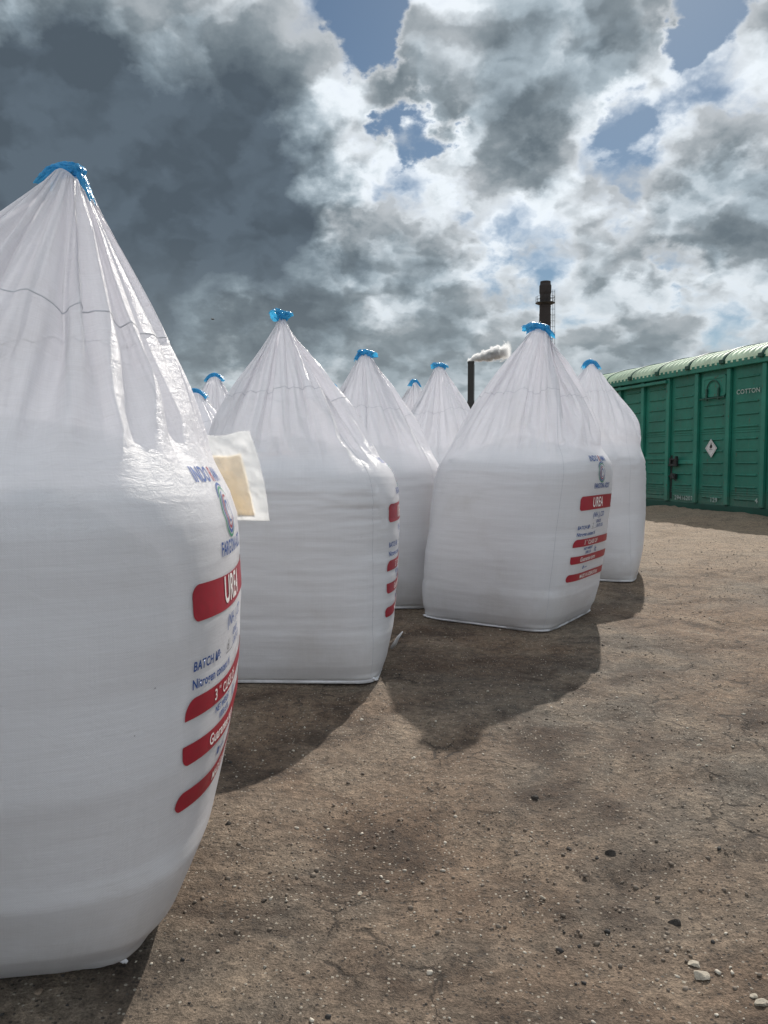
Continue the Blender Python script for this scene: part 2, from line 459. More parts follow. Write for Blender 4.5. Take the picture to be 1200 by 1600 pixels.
    tilt = .02 * np.sin(2 * np.pi * (an + .13 * seed))
    cre = fbm(an * 7, (Zb + tilt) * 24, seed + 50, 3, .62, 8)
    cre = -np.abs(cre) * 1.2
    band = np.exp(-((Zb - zs + .14) / .17) ** 2) * (.3 + .7 * (vnoise(an * 4, Zb * 2, seed + 51, 4) > -.2))
    lump = fbm(an * 6, Zb * 3, seed + 52, 3, .5, 6)
    dirx = body[..., :2] / np.linalg.norm(body[..., :2], axis=2, keepdims=True)
    fine = fbm(an * 10, (Zb + tilt * .7) * 34, seed + 57, 3, .6, 10)
    disp = cre * .009 * band * crease + lump * .0045 * np.sin(np.pi * np.clip(Zb / zs, 0, 1)) ** .5 + fine * .0016 * crease * np.clip(Zb / .3, 0, 1)
    # bottom corners gather: radiating wrinkles
    cor = np.abs(np.sin(2 * np.arctan2(body[..., 1], body[..., 0])))
    disp += fbm(an * 60, Zb * 3, seed + 53, 2, .5, 60) * .006 * np.exp(-Zb / .10) * cor ** 4
    body[..., :2] += dirx * disp[..., None]
    # feather the top of the body into the cone's first row
    k = np.clip((zz / zs - .88) / .12, 0, 1)[:, None, None]
    x, y = cone[0, :, 0], cone[0, :, 1]
    ref = np.stack([bodyp(th, np.full(Nu, z)) for z in zz]).transpose(0, 2, 1)
    body[..., :2] = body[..., :2] * (1 - k) + ref * k
    G = np.concatenate([body, cone], 0)
    # smooth the shoulder join
    j0 = nb
    for _ in range(10 * (res + 1)):
        q = 2 + 2 * res
        a = G[j0 - q - 1:j0 + q + 2].copy()
        G[j0 - q:j0 + q + 1] = a[1:-1] * .5 + (a[:-2] + a[2:]) * .25
    # lean
    G[..., 0] += lean[0] * G[..., 2]; G[..., 1] += lean[1] * G[..., 2]
    # flat small bottom: keep z>=0
    G[..., 2] = np.maximum(G[..., 2], 0.0)
    b = Bag(); b.G = G; b.nb = nb; b.Nu = Nu; b.per = per; b.zs = zs
    seg = np.linalg.norm(np.diff(G, axis=0), axis=2)
    vl = np.concatenate([[0], np.cumsum(seg.mean(1))]); b.vl = vl
    # normals
    du = np.roll(G, -1, 1) - np.roll(G, 1, 1); dv = np.gradient(G, axis=0)
    N = np.cross(du, dv); N /= (np.linalg.norm(N, axis=2, keepdims=True) + 1e-9); b.N = N
    b.heap = heap; b.lean = lean; b.ring = cone[-1]; b.apex = (apex[0] + lean[0] * ztop, apex[1] + lean[1] * ztop); b.ztop = ztop
    b.loop_ang = loop_ang; b.loop_w = loop_w; b.bodyp = bodyp; b.th = th; b.seed = seed; b.nc = cone.shape[0]
    return b

def on_bag(b, s, v, off=0.0):
    """s: metres along the girth from the middle of the printed face, v: metres up the cloth"""
    s = np.asarray(s, float); v = np.asarray(v, float)
    fu = np.mod(s / b.per * b.Nu, b.Nu); i0 = np.floor(fu).astype(int) % b.Nu; i1 = (i0 + 1) % b.Nu; fx = (fu - np.floor(fu))[..., None]
    fj = np.interp(v, b.vl, np.arange(len(b.vl))); j0 = np.clip(np.floor(fj).astype(int), 0, len(b.vl) - 2); fy = (fj - j0)[..., None]
    def bl(A): return (A[j0, i0] * (1 - fx) + A[j0, i1] * fx) * (1 - fy) + (A[j0 + 1, i0] * (1 - fx) + A[j0 + 1, i1] * fx) * fy
    n = bl(b.N); n /= np.linalg.norm(n, axis=-1, keepdims=True)
    return bl(b.G) + n * off

def grid_faces(nr, nc, wrap=True):
    i = np.arange(nr - 1)[:, None]; j = np.arange(nc if wrap else nc - 1)[None]
    a = i * nc + j; bb = i * nc + (j + 1) % nc
    return np.stack([a, bb, bb + nc, a + nc], -1).reshape(-1, 4)

def rounded_poly(x0, x1, y0, y1, corners, n=6):
    # corners radii bl, br, tr, tl
    pts = []
    for (cx, cy, sx, sy, a0, r) in ((x0, y0, 1, 1, 180, corners[0]), (x1, y0, -1, 1, 270, corners[1]), (x1, y1, -1, -1, 0, corners[2]), (x0, y1, 1, -1, 90, corners[3])):
        ox, oy = cx + sx * r, cy + sy * r
        if r == 0: pts.append((cx, cy)); continue
        for k in range(n + 1):
            a = R(a0 + 90 * k / n); pts.append((ox + r * math.cos(a), oy + r * math.sin(a)))
    return pts
def band_on(b, x0, x1, y0, y1, corners, mat, root, off):
    """printed band: slice the outline into thin columns so it can follow the cloth"""
    pts = rounded_poly(x0, x1, y0, y1, corners, 8)
    bm = bmesh.new(); vs = [bm.verts.new((p[0], p[1], 0)) for p in pts]; bm.faces.new(vs)
    x = x0 + .02
    while x < x1:
        bmesh.ops.bisect_plane(bm, geom=bm.verts[:] + bm.edges[:] + bm.faces[:], plane_co=(x, 0, 0), plane_no=(1, 0, 0)); x += .0115
    y = y0 + .01
    while y < y1:
        bmesh.ops.bisect_plane(bm, geom=bm.verts[:] + bm.edges[:] + bm.faces[:], plane_co=(0, y, 0), plane_no=(0, 1, 0)); y += .0105
    return wrap_bm(b, bm, 'printed_band', mat, root, off)
def wrap_bm(b, bm, name, mat, root, off):
    bm.verts.ensure_lookup_table(); bm.verts.index_update()
    co = np.array([v.co[:] for v in bm.verts])
    P = on_bag(b, co[:, 0], co[:, 1], off)
    for v, p in zip(bm.verts, P): v.co = p
    bmesh.ops.recalc_face_normals(bm, faces=bm.faces[:])
    me = bpy.data.meshes.new(name); bm.to_mesh(me); bm.free()
    o = link_mesh(name, me, mat, root, True); return o
def text_bm(txt, size, bold=.0, shear=0.0, align='LEFT', sx=1.0, maxedge=.012):
    cu = bpy.data.curves.new('t', 'FONT'); cu.body = txt; cu.size = size; cu.offset = bold * .55 * size; cu.shear = shear
    cu.align_x = align; cu.resolution_u = 3; cu.space_character = 1.06
    o = bpy.data.objects.new('t', cu); COL.objects.link(o)
    bpy.context.view_layer.update()
    me = bpy.data.meshes.new_from_object(o.evaluated_get(bpy.context.evaluated_depsgraph_get()))
    bm = bmesh.new(); bm.from_mesh(me)
    bpy.data.objects.remove(o); bpy.data.meshes.remove(me); bpy.data.curves.remove(cu)
    for v in bm.verts: v.co.x *= sx
    if maxedge:
        bmesh.ops.triangulate(bm, faces=bm.faces[:])
        for _ in range(4):
            es = [e for e in bm.edges if e.calc_length() > maxedge]
            if not es: break
            bmesh.ops.subdivide_edges(bm, edges=es, cuts=1); bmesh.ops.triangulate(bm, faces=bm.faces[:])
    return bm
def text_on(b, txt, s, v, size, mat, root, off, bold=.02, shear=0.0, align='LEFT', sx=1.0, name='printed_text'):
    bm = text_bm(txt, size, bold, shear, align, sx)
    for q in bm.verts: q.co.x += s; q.co.y += v
    return wrap_bm(b, bm, name, mat, root, off)
def ring_bm(pts, w):
    """open stroke of width w through 2D points"""
    bm = bmesh.new(); n = len(pts); L = []
    for i in range(n):
        a = Vector(pts[max(i - 1, 0)]); c = Vector(pts[min(i + 1, n - 1)]); t = (c - a).normalized(); nn = Vector((-t.y, t.x))
        k = w * (.35 + .65 * math.sin(math.pi * (i + .5) / n) ** .5)
        p = Vector(pts[i]); L.append((bm.verts.new((p.x + nn.x * k / 2, p.y + nn.y * k / 2, 0)), bm.verts.new((p.x - nn.x * k / 2, p.y - nn.y * k / 2, 0))))
    for i in range(n - 1): bm.faces.new((L[i][0], L[i][1], L[i + 1][1], L[i + 1][0]))
    return bm

def print_bag(b, root, detail=2, cls='3', sup='rd', batch='61', xl=-.33, dv=0.0, sc_=1.0):
    S = sc_
    def v(q): return (q if q > .985 else .985 - (.985 - q) * sc_) + dv
    o1, o2 = .0016, .0030
    band_on(b, xl, .36, v(.875), v(.985), (.022, .022, .022, .03), M['red'], root, o1)
    band_on(b, xl - .035, .36, v(.590), v(.650), (0, .02, .02, .045), M['red'], root, o1)
    band_on(b, xl - .045, .36, v(.458), v(.518), (.02, .02, .02, .004), M['red'], root, o1)
    band_on(b, xl - .060, .36, v(.318), v(.376), (.02, .02, .02, .03), M['red'], root, o1)
    if detail < 1: return
    def T(txt, s, vv, size, *a, **k):
        return text_on(b, txt, s, vv, size * (sc_ if vv < v(.86) else 1.0) * (.96 if vv < v(.6) else 1), *a, **k)
    T('UREA', xl + .17, v(.895), .098, M['white_ink'], root, o2, bold=.035, sx=.80)
    T(cls, xl + .10, v(.604), .050, M['white_ink'], root, o2, bold=.03)
    T(sup, xl + .132, v(.630), .020, M['white_ink'], root, o2, bold=.02)
    T('CLASS OF', xl + .165, v(.604), .046, M['white_ink'], root, o2, bold=.03)
    T('Guarantee term', xl + .07, v(.472), .050, M['white_ink'], root, o2, bold=.03, shear=.1)
    T('MADE IN UZBEKISTAN', xl + .12, v(.332), .043, M['white_ink'], root, o2, bold=.03)
    T('BATCH №:', xl + .00, v(.728), .040, M['navy'], root, o1, bold=.04, shear=.12, sx=.9)
    T(batch, xl + .205, v(.732), .052, M['pen'], root, o1, bold=-.004, shear=.1, sx=.7)
    band_on(b, xl + .195, xl + .27, v(.7235), v(.7255), (0, 0, 0, 0), M['pen'], root, o1).name = 'printed_line'
    T('; DATE OF', xl + .275, v(.728), .036, M['navy'], root, o1, bold=.03, shear=.12)
    T('Nitrogen content N', xl - .005, v(.675), .040, M['navy'], root, o1, bold=.04, shear=.12, sx=.9)
    T('GRADE', xl + .27, v(.765), .034, M['navy'], root, o1, bold=.04, shear=.12)
    for tx, dx, sz, dz in (('(NH', .195, .055, 0), ('2', .292, .028, -.008), (')', .311, .055, 0), ('2', .330, .028, -.008), ('CO', .350, .055, 0)):
        T(tx, xl + dx, v(.812 + dz), sz, M['navy'], root, o1, bold=.02, shear=.1)
    T('NET WEIGHT', xl + .11, v(.560), .030, M['navy'], root, o1, bold=.05, shear=.08)
    T('1000 ±1%', xl + .14, v(.530), .030, M['navy'], root, o1, bold=.05, shear=.08)
    T('1t', xl + .32, v(.530), .065, M['navy'], root, o1, bold=.05)
    band_on(b, xl + .145, xl + .165, v(.405), v(.431), (.002,) * 4, M['navy'], root, o1).name = 'printed_mark'
    T('www', xl + .175, v(.408), .030, M['navy'], root, o1, bold=.02)
    T("FARG'ONA AZOT", xl + .165, v(1.035), .050, M['navy'], root, o1, bold=.04, sx=.8)
    T('INDO', xl + .11, v(1.235), .066, M['navy'], root, o1, bold=.05, sx=.82)
    T('R', xl + .275, v(1.235), .066, M['red'], root, o1, bold=.05, sx=.82)
    T('AMA', xl + .318, v(1.235), .066, M['navy'], root, o1, bold=.05, sx=.82)
    # emblem of nested open loops
    cx, cy = xl + .31, v(1.145)
    for k, (ra, rb, mt, a0, a1) in enumerate(((.085, .080, 'navy', 60, 150), (.072, .068, 'green_ink', 40, 330), (.054, .056, 'navy', 100, 395), (.037, .044, 'red', 60, 340), (.020, .028, 'navy', 0, 300))):
        pts = [(cx + ra * math.cos(R(a)) * 1.05, cy + rb * math.sin(R(a))) for a in np.linspace(a0, a1, 40)]
        wrap_bm(b, ring_bm(pts, .0085), 'printed_emblem_loop', M[mt], root, o1)

def ribbon_on(b, pts_s, pts_v, w, th, name, mat, root, closed=False):
    """raised tape following the cloth"""
    s = np.asarray(pts_s); v = np.asarray(pts_v)
    ts = np.gradient(s); tv = np.gradient(v); L = np.hypot(ts, tv) + 1e-9; ns, nv = -tv / L, ts / L
    A = on_bag(b, s + ns * w / 2, v + nv * w / 2, .0002); B = on_bag(b, s, v, th); C = on_bag(b, s - ns * w / 2, v - nv * w / 2, .0002)
    V = np.stack([A, B, C], 1).reshape(-1, 3); n = len(s); F = []
    for i in range(n - 1):
        for k in range(2): F.append((i * 3 + k, i * 3 + k + 1, (i + 1) * 3 + k + 1, (i + 1) * 3 + k))
    return mesh_np(name, V, F, mat, root, True)

def sleeve(b, root, seed, span=1.0, tail=0.0, thick=.029, drop=.065):
    """crumpled blue film wound round the gathered lifting loop: an arched, flattened, ragged-ended wrap"""
    n, m = 60, 72; a = b.loop_w * 1.10 * span; V = []
    tt = np.linspace(-1, 1, n); th = np.arange(m) / m * 2 * math.pi
    TT, TH = np.meshgrid(tt, th, indexing='ij')
    nz = fbm(TH / 6.28318 * 10, TT * 2.6 + 9, seed, 4, .62, 10)
    rid = 1 - 2 * np.abs(fbm(TH / 6.28318 * 12, TT * 1.6 + 3, seed + 3, 3, .6, 12))
    wig = .010 * np.sin(tt * 2.2 + seed); c, s_ = math.cos(b.loop_ang), math.sin(b.loop_ang)
    rag = .12 * vnoise(th / 6.28318 * 14, 0 * th, seed + 4, 14)
    for i in range(n):
        for j in range(m):
            t = tt[i] * (1 + rag[j] * abs(tt[i]) ** 3)
            x = a * t; z = b.ztop - drop * abs(t) ** 2.4 + .012 + wig[i]
            sl = -drop * 2.4 * abs(t) ** 1.4 * (1 if t > 0 else -1) / a
            if t > .55: z -= tail * (t - .55) / .45; sl -= tail / (.45 * a)
            tg = Vector((1, 0, sl)).normalized(); up = Vector((-tg.z, 0, tg.x))
            fl = 1 + .35 * max(0, abs(t) - .8) / .2
            k = 1 + .14 * nz[i, j] + .10 * rid[i, j]
            ry = thick * 1.15 * fl * k; rz = thick * .72 * k * (1 if math.sin(th[j]) > 0 else 1.25)
            if t > .6 and tail: ry *= .75; rz *= .6
            p = Vector((x, 0, z)) + Vector((0, 1, 0)) * math.cos(th[j]) * ry + up * math.sin(th[j]) * rz
            V.append((b.apex[0] + p.x * c - p.y * s_, b.apex[1] + p.x * s_ + p.y * c, p.z))
    return mesh_np('lifting_loop_sleeve', V, [tuple(f) for f in grid_faces(n, m)], M['blue'], root, True)

def make_bag(loc, rz, label, seed, detail=2, printed=True, print_kw={}, sleeve_kw={}, seam_v=.46, seams=True, lip=.7, **kw):
    b = shape_bag(seed, res=detail, **kw)
    root = empty('bulk_bag', loc, rz)
    tag(root, label, 'bulk bag', 'filled white bulk bags standing in the yard')
    nr, nc = b.G.shape[:2]
    V = b.G.reshape(-1, 3)
    uv = np.stack([np.tile(np.arange(nc) / nc * b.per, nr), np.repeat(b.vl, nc)], 1)
    # seam column uv break: duplicate first column
    G2 = np.concatenate([b.G, b.G[:, :1]], 1)
    UV2 = np.stack([np.tile(np.arange(nc + 1) / nc * b.per, (nr, 1)), np.repeat(b.vl[:, None], nc + 1, 1)], -1)
    # roll so that the duplicate column sits on the hidden back
    F = [tuple(f) for f in grid_faces(nr, nc + 1, False)]
    F.append(tuple(range(nc - 1, -1, -1)))
    fab = mesh_np('fabric_shell', G2.reshape(-1, 3), F, M['fabric'], root, True, UV2.reshape(-1, 2))
    fab.data.normals_split_custom_set_from_vertices(np.concatenate([b.N, b.N[:, :1]], 1).reshape(-1, 3).tolist())
    # contents: opaque granules just inside the cloth, heaped on top
    rows = b.G[:b.nb:4].copy(); nrm = b.N[:b.nb:4]
    Cn = rows - nrm * .008; Cn[0, :, 2] = .006
    top = b.G[b.nb].copy(); cx = top[:, :2].mean(0)
    extra = []
    for k in (.985, .93, .82, .65, .45, .22, .05):
        xy = cx + (top[:, :2] - cx) * k
        lx = xy[:, 0] - b.lean[0] * b.zs; ly = xy[:, 1] - b.lean[1] * b.zs
        z = b.heap(lx, ly) - .014
        extra.append(np.stack([xy[:, 0], xy[:, 1], z], 1))
    C = np.concatenate([Cn, np.array(extra)], 0)
    Fc = [tuple(f) for f in grid_faces(C.shape[0], nc)]; Fc.append(tuple((C.shape[0] - 1) * nc + j for j in range(nc))); Fc.append(tuple(range(nc - 1, -1, -1)))
    mesh_np('granule_fill', C.reshape(-1, 3), Fc, M['urea'], root, True)
    # sewn seam round the slack cloth
    vs = b.vl[b.nb]; vt = b.vl[-1]; seam_v = seam_v + .05 * math.sin(seed * 1.7)
    s = np.linspace(0, b.per, 400); sv = vs + (vt - vs) * (seam_v + .02 * np.sin(s / b.per * 6.283 * 2 + seed))
    ribbon_on(b, s, sv, .005, .0022, 'hem_seam', M['stitch'], root)
    # vertical seams on the corners
    for q in ((.375, .625) if not seams else (.125, .375, .625, .875)):
        vv = np.linspace(.02, vs + (vt - vs) * .7, 160)
        ss = np.full_like(vv, q * b.per) + .012 * np.sin(vv * 3 + seed)
        ribbon_on(b, ss, vv, .0035, .0012, 'side_seam', M['stitch'], root)
    # bottom lip
    s = np.linspace(0, b.per, 260)
    A = on_bag(b, s, np.full_like(s, .028), .0005); B = on_bag(b, s, np.full_like(s, .014), .001)
    n0 = A - np.array([b.G[0, :, 0].mean(), b.G[0, :, 1].mean(), 0]); n0[:, 2] = 0; n0 /= np.linalg.norm(n0, axis=1, keepdims=True)
    wob = .5 + .5 * fbm(s / b.per * 30, 0 * s, seed + 9, 3, .6, 30)
    Cc = B + n0 * (.006 + .016 * wob[:, None]) * lip; Cc[:, 2] = .003 + .010 * wob * lip
    Dd = B + n0 * .001; Dd[:, 2] = .002
    V = np.stack([A, Cc, Dd], 1).reshape(-1, 3); F = []
    for i in range(len(s) - 1):
        for k in range(2): F.append((i * 3 + k, (i + 1) * 3 + k, (i + 1) * 3 + k + 1, i * 3 + k + 1))
    mesh_np('base_seam', V, F, M['lip'], root, True)
    sleeve(b, root, seed, **sleeve_kw)
    if printed: print_bag(b, root, detail, **print_kw)
    return root, b

BAGS = {}
def build_bags():
    mb = make_bag
    BAGS['a'] = mb((-1.085, 2.125, 0), R(7), 'nearest huge white bag at the left edge, cut off by the frame', 11, 2, ztop=1.99, bulge=.67, base=.415, zs=1.19, crease=.2, apex=(.225, -.01), loop_ang=R(-14), loop_w=.070, convex=.05, heap_h=.22, ffreq=(8, 13), loose=0.0, slack=1.016, e_top=.9,
        print_kw=dict(cls='3', sup='rd', batch='61', xl=-.445, dv=.01, sc_=.79), sleeve_kw=dict(tail=.05, thick=.021, drop=.05, span=.85), seam_v=.50, seams=False, lip=.25)
    BAGS['b'] = mb((-.54, 4.64, 0), R(-2), 'second white bag from the left, behind the nearest one, with a small upright blue tuft', 23, 2, ztop=2.065, bulge=.63, base=.52, zs=1.20, apex=(-.07, 0), loop_ang=R(20), loop_w=.042,
        print_kw=dict(xl=-.37, sc_=.94), sleeve_kw=dict(thick=.046, drop=.02), seam_v=.42, heap_h=.24)
    BAGS['c'] = mb((-.11, 6.75, 0), R(4), 'white bag between the second bag and the wide front one, orange smear on its edge', 37, 1, ztop=2.14, bulge=.62, base=.52, zs=1.22, apex=(-.05, 0), loop_ang=R(-20), loop_w=.08,
        printed=False, sleeve_kw=dict(thick=.036, drop=.03, span=-1.0, tail=.05))
    BAGS['d'] = mb((.985, 6.03, 0), R(-33), 'wide white bag standing alone in front right, brick chimney rising behind its tip', 41, 2, ztop=2.24, lip=1.3, bulge=.64, base=.50, zs=1.27, loose=.22, slack=1.03, e_top=.85, ffreq=(7, 15), apex=(-.03, .04), crease=.45, lean=(.085, .05), loop_ang=R(20), loop_w=.10,
        print_kw=dict(cls='1', sup='st', batch='2', xl=-.36, sc_=.91), sleeve_kw=dict(thick=.040, drop=.03, tail=.04), seam_v=.45)
    BAGS['e'] = mb((2.16, 8.3, 0), R(-20), 'slouched white bag with a broad crumpled top beside the green wagon', 53, 1, ztop=2.25, bulge=.63, base=.54, zs=1.36, apex=(.05, 0), loop_ang=R(10), loop_w=.075, e_top=.7, slack=1.04, midpuff=.03, convex=.30, loose=.4, ffreq=(5, 11), seam_v=.58,
        printed=False, sleeve_kw=dict(thick=.03))
    BAGS['f'] = mb((.62, 8.7, 0), R(10), 'white bag showing only its cone between two nearer bags, left of the thin black stack', 67, 1, ztop=2.28, bulge=.62, base=.52, zs=1.25, apex=(0, 0), loop_ang=R(0), loop_w=.075, printed=False, sleeve_kw=dict(drop=.04, thick=.036))
    BAGS['g'] = mb((.42, 10.7, 0), R(30), 'far white bag of which little but the blue tip shows', 71, 0, ztop=2.30, zs=1.25, loop_w=.07, printed=False)
    BAGS['h'] = mb((-.66, 9.8, 0), R(10), 'far white bag peeping through the gap right of the second bag', 83, 0, ztop=2.16, zs=1.25, loop_w=.06, printed=False)
    BAGS['i'] = mb((-2.12, 9.7, 0), R(0), 'white bag far left with a tall arched blue loop', 89, 1, ztop=2.27, zs=1.25, loop_w=.10, printed=False, sleeve_kw=dict(thick=.028))
    BAGS['j'] = mb((-1.93, 8.1, 0), R(0), 'low slumped white bag far left below the tall arched loop', 97, 1, ztop=1.93, zs=1.22, apex=(-.03, 0), loop_w=.10, midpuff=.08, printed=False, sleeve_kw=dict(thick=.028))
build_bags()

# ------------------------------------------------------------------ ground
WP0 = np.array([7.74, 15.5]); WDIR = np.array([-.2706, .9627]); WN = np.array([-.9627, -.2706])
def ground_mat():
    m, t, out = newmat('packed_dirt')
    co = t.node('ShaderNodeTexCoord').outputs['Object']
    b = t.node('ShaderNodeBsdfPrincipled')
    big = t.noise(co, .55, 5, .6, .4); mid = t.noise(co, 2.3, 7, .62, .5); fine = t.noise(co, 26, 7, .68); grit = t.noise(co, 150, 4, .7); mic = t.noise(co, 420, 2, .6)
    x, y, z = t.sep(co)
    brown = (.185, .128, .088, 1); grey = (.138, .118, .096, 1); pale = (.265, .205, .150, 1); dark = (.055, .038, .028, 1)
    c = t.mix(t.mr(big, .36, .62), grey, brown)
    c = t.mix(t.m('MULTIPLY', t.mr(mid, .46, .70), .75), c, pale)
    c = t.mix(t.m('MULTIPLY', t.mr(mid, .51, .33), .80), c, dark)
    band = t.noise(t.vm('MULTIPLY', co, (.55, 1.6, 1)), 1.1, 6, .6, .6)
    c = t.mix(t.m('MULTIPLY', t.mr(band, .50, .66), .55), c, (.085, .055, .038, 1))
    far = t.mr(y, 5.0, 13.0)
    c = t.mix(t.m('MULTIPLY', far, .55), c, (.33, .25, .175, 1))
    k = t.m('MULTIPLY', t.mr(fine, .30, .70, .50, 1.50, 'LINEAR'), t.mr(grit, .30, .70, .50, 1.52, 'LINEAR'))
    c = t.vm('SCALE', c, scale=k)
    # tiny pale chips and black grains
    v = t.node('ShaderNodeTexVoronoi', feature='F1'); t.put(v.inputs['Vector'], co); v.inputs['Scale'].default_value = 80
    vc = t.sep(v.outputs['Color'])
    chip = t.m('MULTIPLY', t.mr(v.outputs['Distance'], .36, .24), t.m('GREATER_THAN', vc[0], .84))
    c = t.mix(t.m('MULTIPLY', chip, .75), c, (.46, .41, .34, 1))
    blk = t.m('MULTIPLY', t.mr(v.outputs['Distance'], .40, .26), t.m('LESS_THAN', vc[1], .17))
    c = t.mix(t.m('MULTIPLY', blk, .8), c, (.035, .03, .028, 1))
    # wandering cracks where the old asphalt is breaking up
    ck = t.noise(co, .70, 10, .66, .25)
    line = t.m('MULTIPLY', t.mr(t.m('ABSOLUTE', t.m('SUBTRACT', ck, .5)), .010, .0), t.mr(t.noise(co, .55, 2, .5), .54, .60))
    c = t.mix(t.m('MULTIPLY', line, .40), c, (.03, .026, .022, 1))
    # alligator cracking in patches
    ve = t.node('ShaderNodeTexVoronoi', feature='DISTANCE_TO_EDGE'); t.put(ve.inputs['Vector'], t.vm('ADD', co, t.vm('SCALE', t.vm('SUBTRACT', t.noise(co, 3.5, 8, .68, col=True), (.5, .5, .5)), scale=.16))); ve.inputs['Scale'].default_value = 4.5
    al = t.m('MULTIPLY', t.mr(ve.outputs['Distance'], t.m('MULTIPLY', .055, t.mr(t.noise(co, 9, 4, .6), .40, .66)), .0), t.mr(t.noise(co, .9, 4, .6), .50, .58))
    c = t.mix(t.m('MULTIPLY', al, .80), c, (.035, .028, .023, 1)); line = t.m('ADD', line, t.m('MULTIPLY', al, 2.0))
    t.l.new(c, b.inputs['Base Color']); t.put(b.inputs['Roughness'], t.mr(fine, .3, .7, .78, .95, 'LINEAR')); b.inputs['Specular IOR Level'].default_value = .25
    v2 = t.node('ShaderNodeTexVoronoi', feature='SMOOTH_F1'); t.put(v2.inputs['Vector'], t.vm('ADD', co, t.vm('SCALE', t.noise(co, 30, 3, .6, col=True), scale=.03))); v2.inputs['Scale'].default_value = 42
    h = t.m('ADD', t.m('MULTIPLY', fine, .036), t.m('MULTIPLY', grit, .0110))
    h = t.m('ADD', h, t.m('MULTIPLY', mic, .0010))
    h = t.m('ADD', h, t.m('MULTIPLY', t.mr(v2.outputs['Distance'], .0, .55, .008, 0.0), t.mr(mid, .42, .60)))
    h = t.m('ADD', h, t.m('MULTIPLY', chip, .003))
    h = t.m('ADD', h, t.m('MULTIPLY', mid, .05))
    h = t.m('SUBTRACT', h, t.m('MULTIPLY', line, .004))
    bp = t.node('ShaderNodeBump'); bp.inputs['Strength'].default_value = .9; bp.inputs['Distance'].default_value = 1.0
    t.l.new(h, bp.inputs['Height']); t.l.new(bp.outputs[0], b.inputs['Normal'])
    t.l.new(b.outputs[0], out.inputs[0]); return m
BAG_XY = [(-1.10, 2.27), (-.57, 4.72), (-.11, 6.75), (.98, 6.1), (2.16, 8.3), (.62, 8.7), (.42, 10.7), (-.66, 9.8), (-2.12, 9.7), (-1.93, 8.1)]
def ground_h(x, y, detail=True):
    n = (x - WP0[0]) * WN[0] + (y - WP0[1]) * WN[1]
    t = (x - WP0[0]) * WDIR[0] + (y - WP0[1]) * WDIR[1]
    h = .030 * fbm(x * .45, y * .45, 3, 3) + .012 * fbm(x * 2.1, y * 2.1, 5, 3) - .02
    if detail: h = h + .0075 * fbm(x * 7, y * 7, 8, 3, .6)
    # flaked edges of the broken-up surface
    st = fbm(x * 1.1 + 3, y * 1.6, 21, 4, .55); h = h + .012 * np.clip((st - .05) / .12, 0, 1) - .006
    # shallow wheel ruts crossing the yard
    r = np.sin((y * .55 - x * .22) * 2 * np.pi / 2.6 + .7 * vnoise(x * .5, y * .5, 12)); h = h - (.016 + .006 * vnoise(x * 6, y * 6, 19)) * np.exp(-((r - 1) / .07) ** 2) * np.clip((x - .5) / 1.5, 0, 1)
    flat = np.ones_like(x)
    for (bx, by) in BAG_XY:
        d = np.hypot(x - bx, y - by); flat = np.minimum(flat, np.clip((d - .60) / .35, 0, 1))
    h = h * flat - .002 * (1 - flat)
    rise = .17 * np.clip((5.0 - n) / 4.4, 0, 1) ** 1.5
    rise += .05 * vnoise(x * 1.3, y * 1.3, 77) * np.clip((2.2 - n) / 1.6, 0, 1) 
    cut = np.clip((.55 - n) / .9, 0, 1); back = np.clip((-n - 3.4) / 1.2, 0, 1)
    inw = (1 - back) * cut
    h = h + rise * (1 - back) * (1 - cut) - inw * .95
    return h
def build_ground():
    N = 860; u = np.linspace(-1, 1, N)
    xs = 1.2 + 2.2 * np.sinh(u * 7.9); ys = 3.2 + 2.2 * np.sinh(u * 7.9)
    X, Y = np.meshgrid(xs, ys, indexing='xy')
    Z = ground_h(X, Y)
    V = np.stack([X, Y, Z], -1).reshape(-1, 3).astype(np.float32)
    F = grid_faces(N, N, False).astype(np.int32)
    me = bpy.data.meshes.new('ground'); me.vertices.add(len(V)); me.vertices.foreach_set('co', V.ravel())
    me.loops.add(F.size); me.loops.foreach_set('vertex_index', F.ravel())
    me.polygons.add(len(F)); me.polygons.foreach_set('loop_start', np.arange(0, F.size, 4, dtype=np.int32))
    me.update(calc_edges=True); me.validate()
    o = link_mesh('ground', me, ground_mat(), None, True); o['kind'] = 'structure'
build_ground()

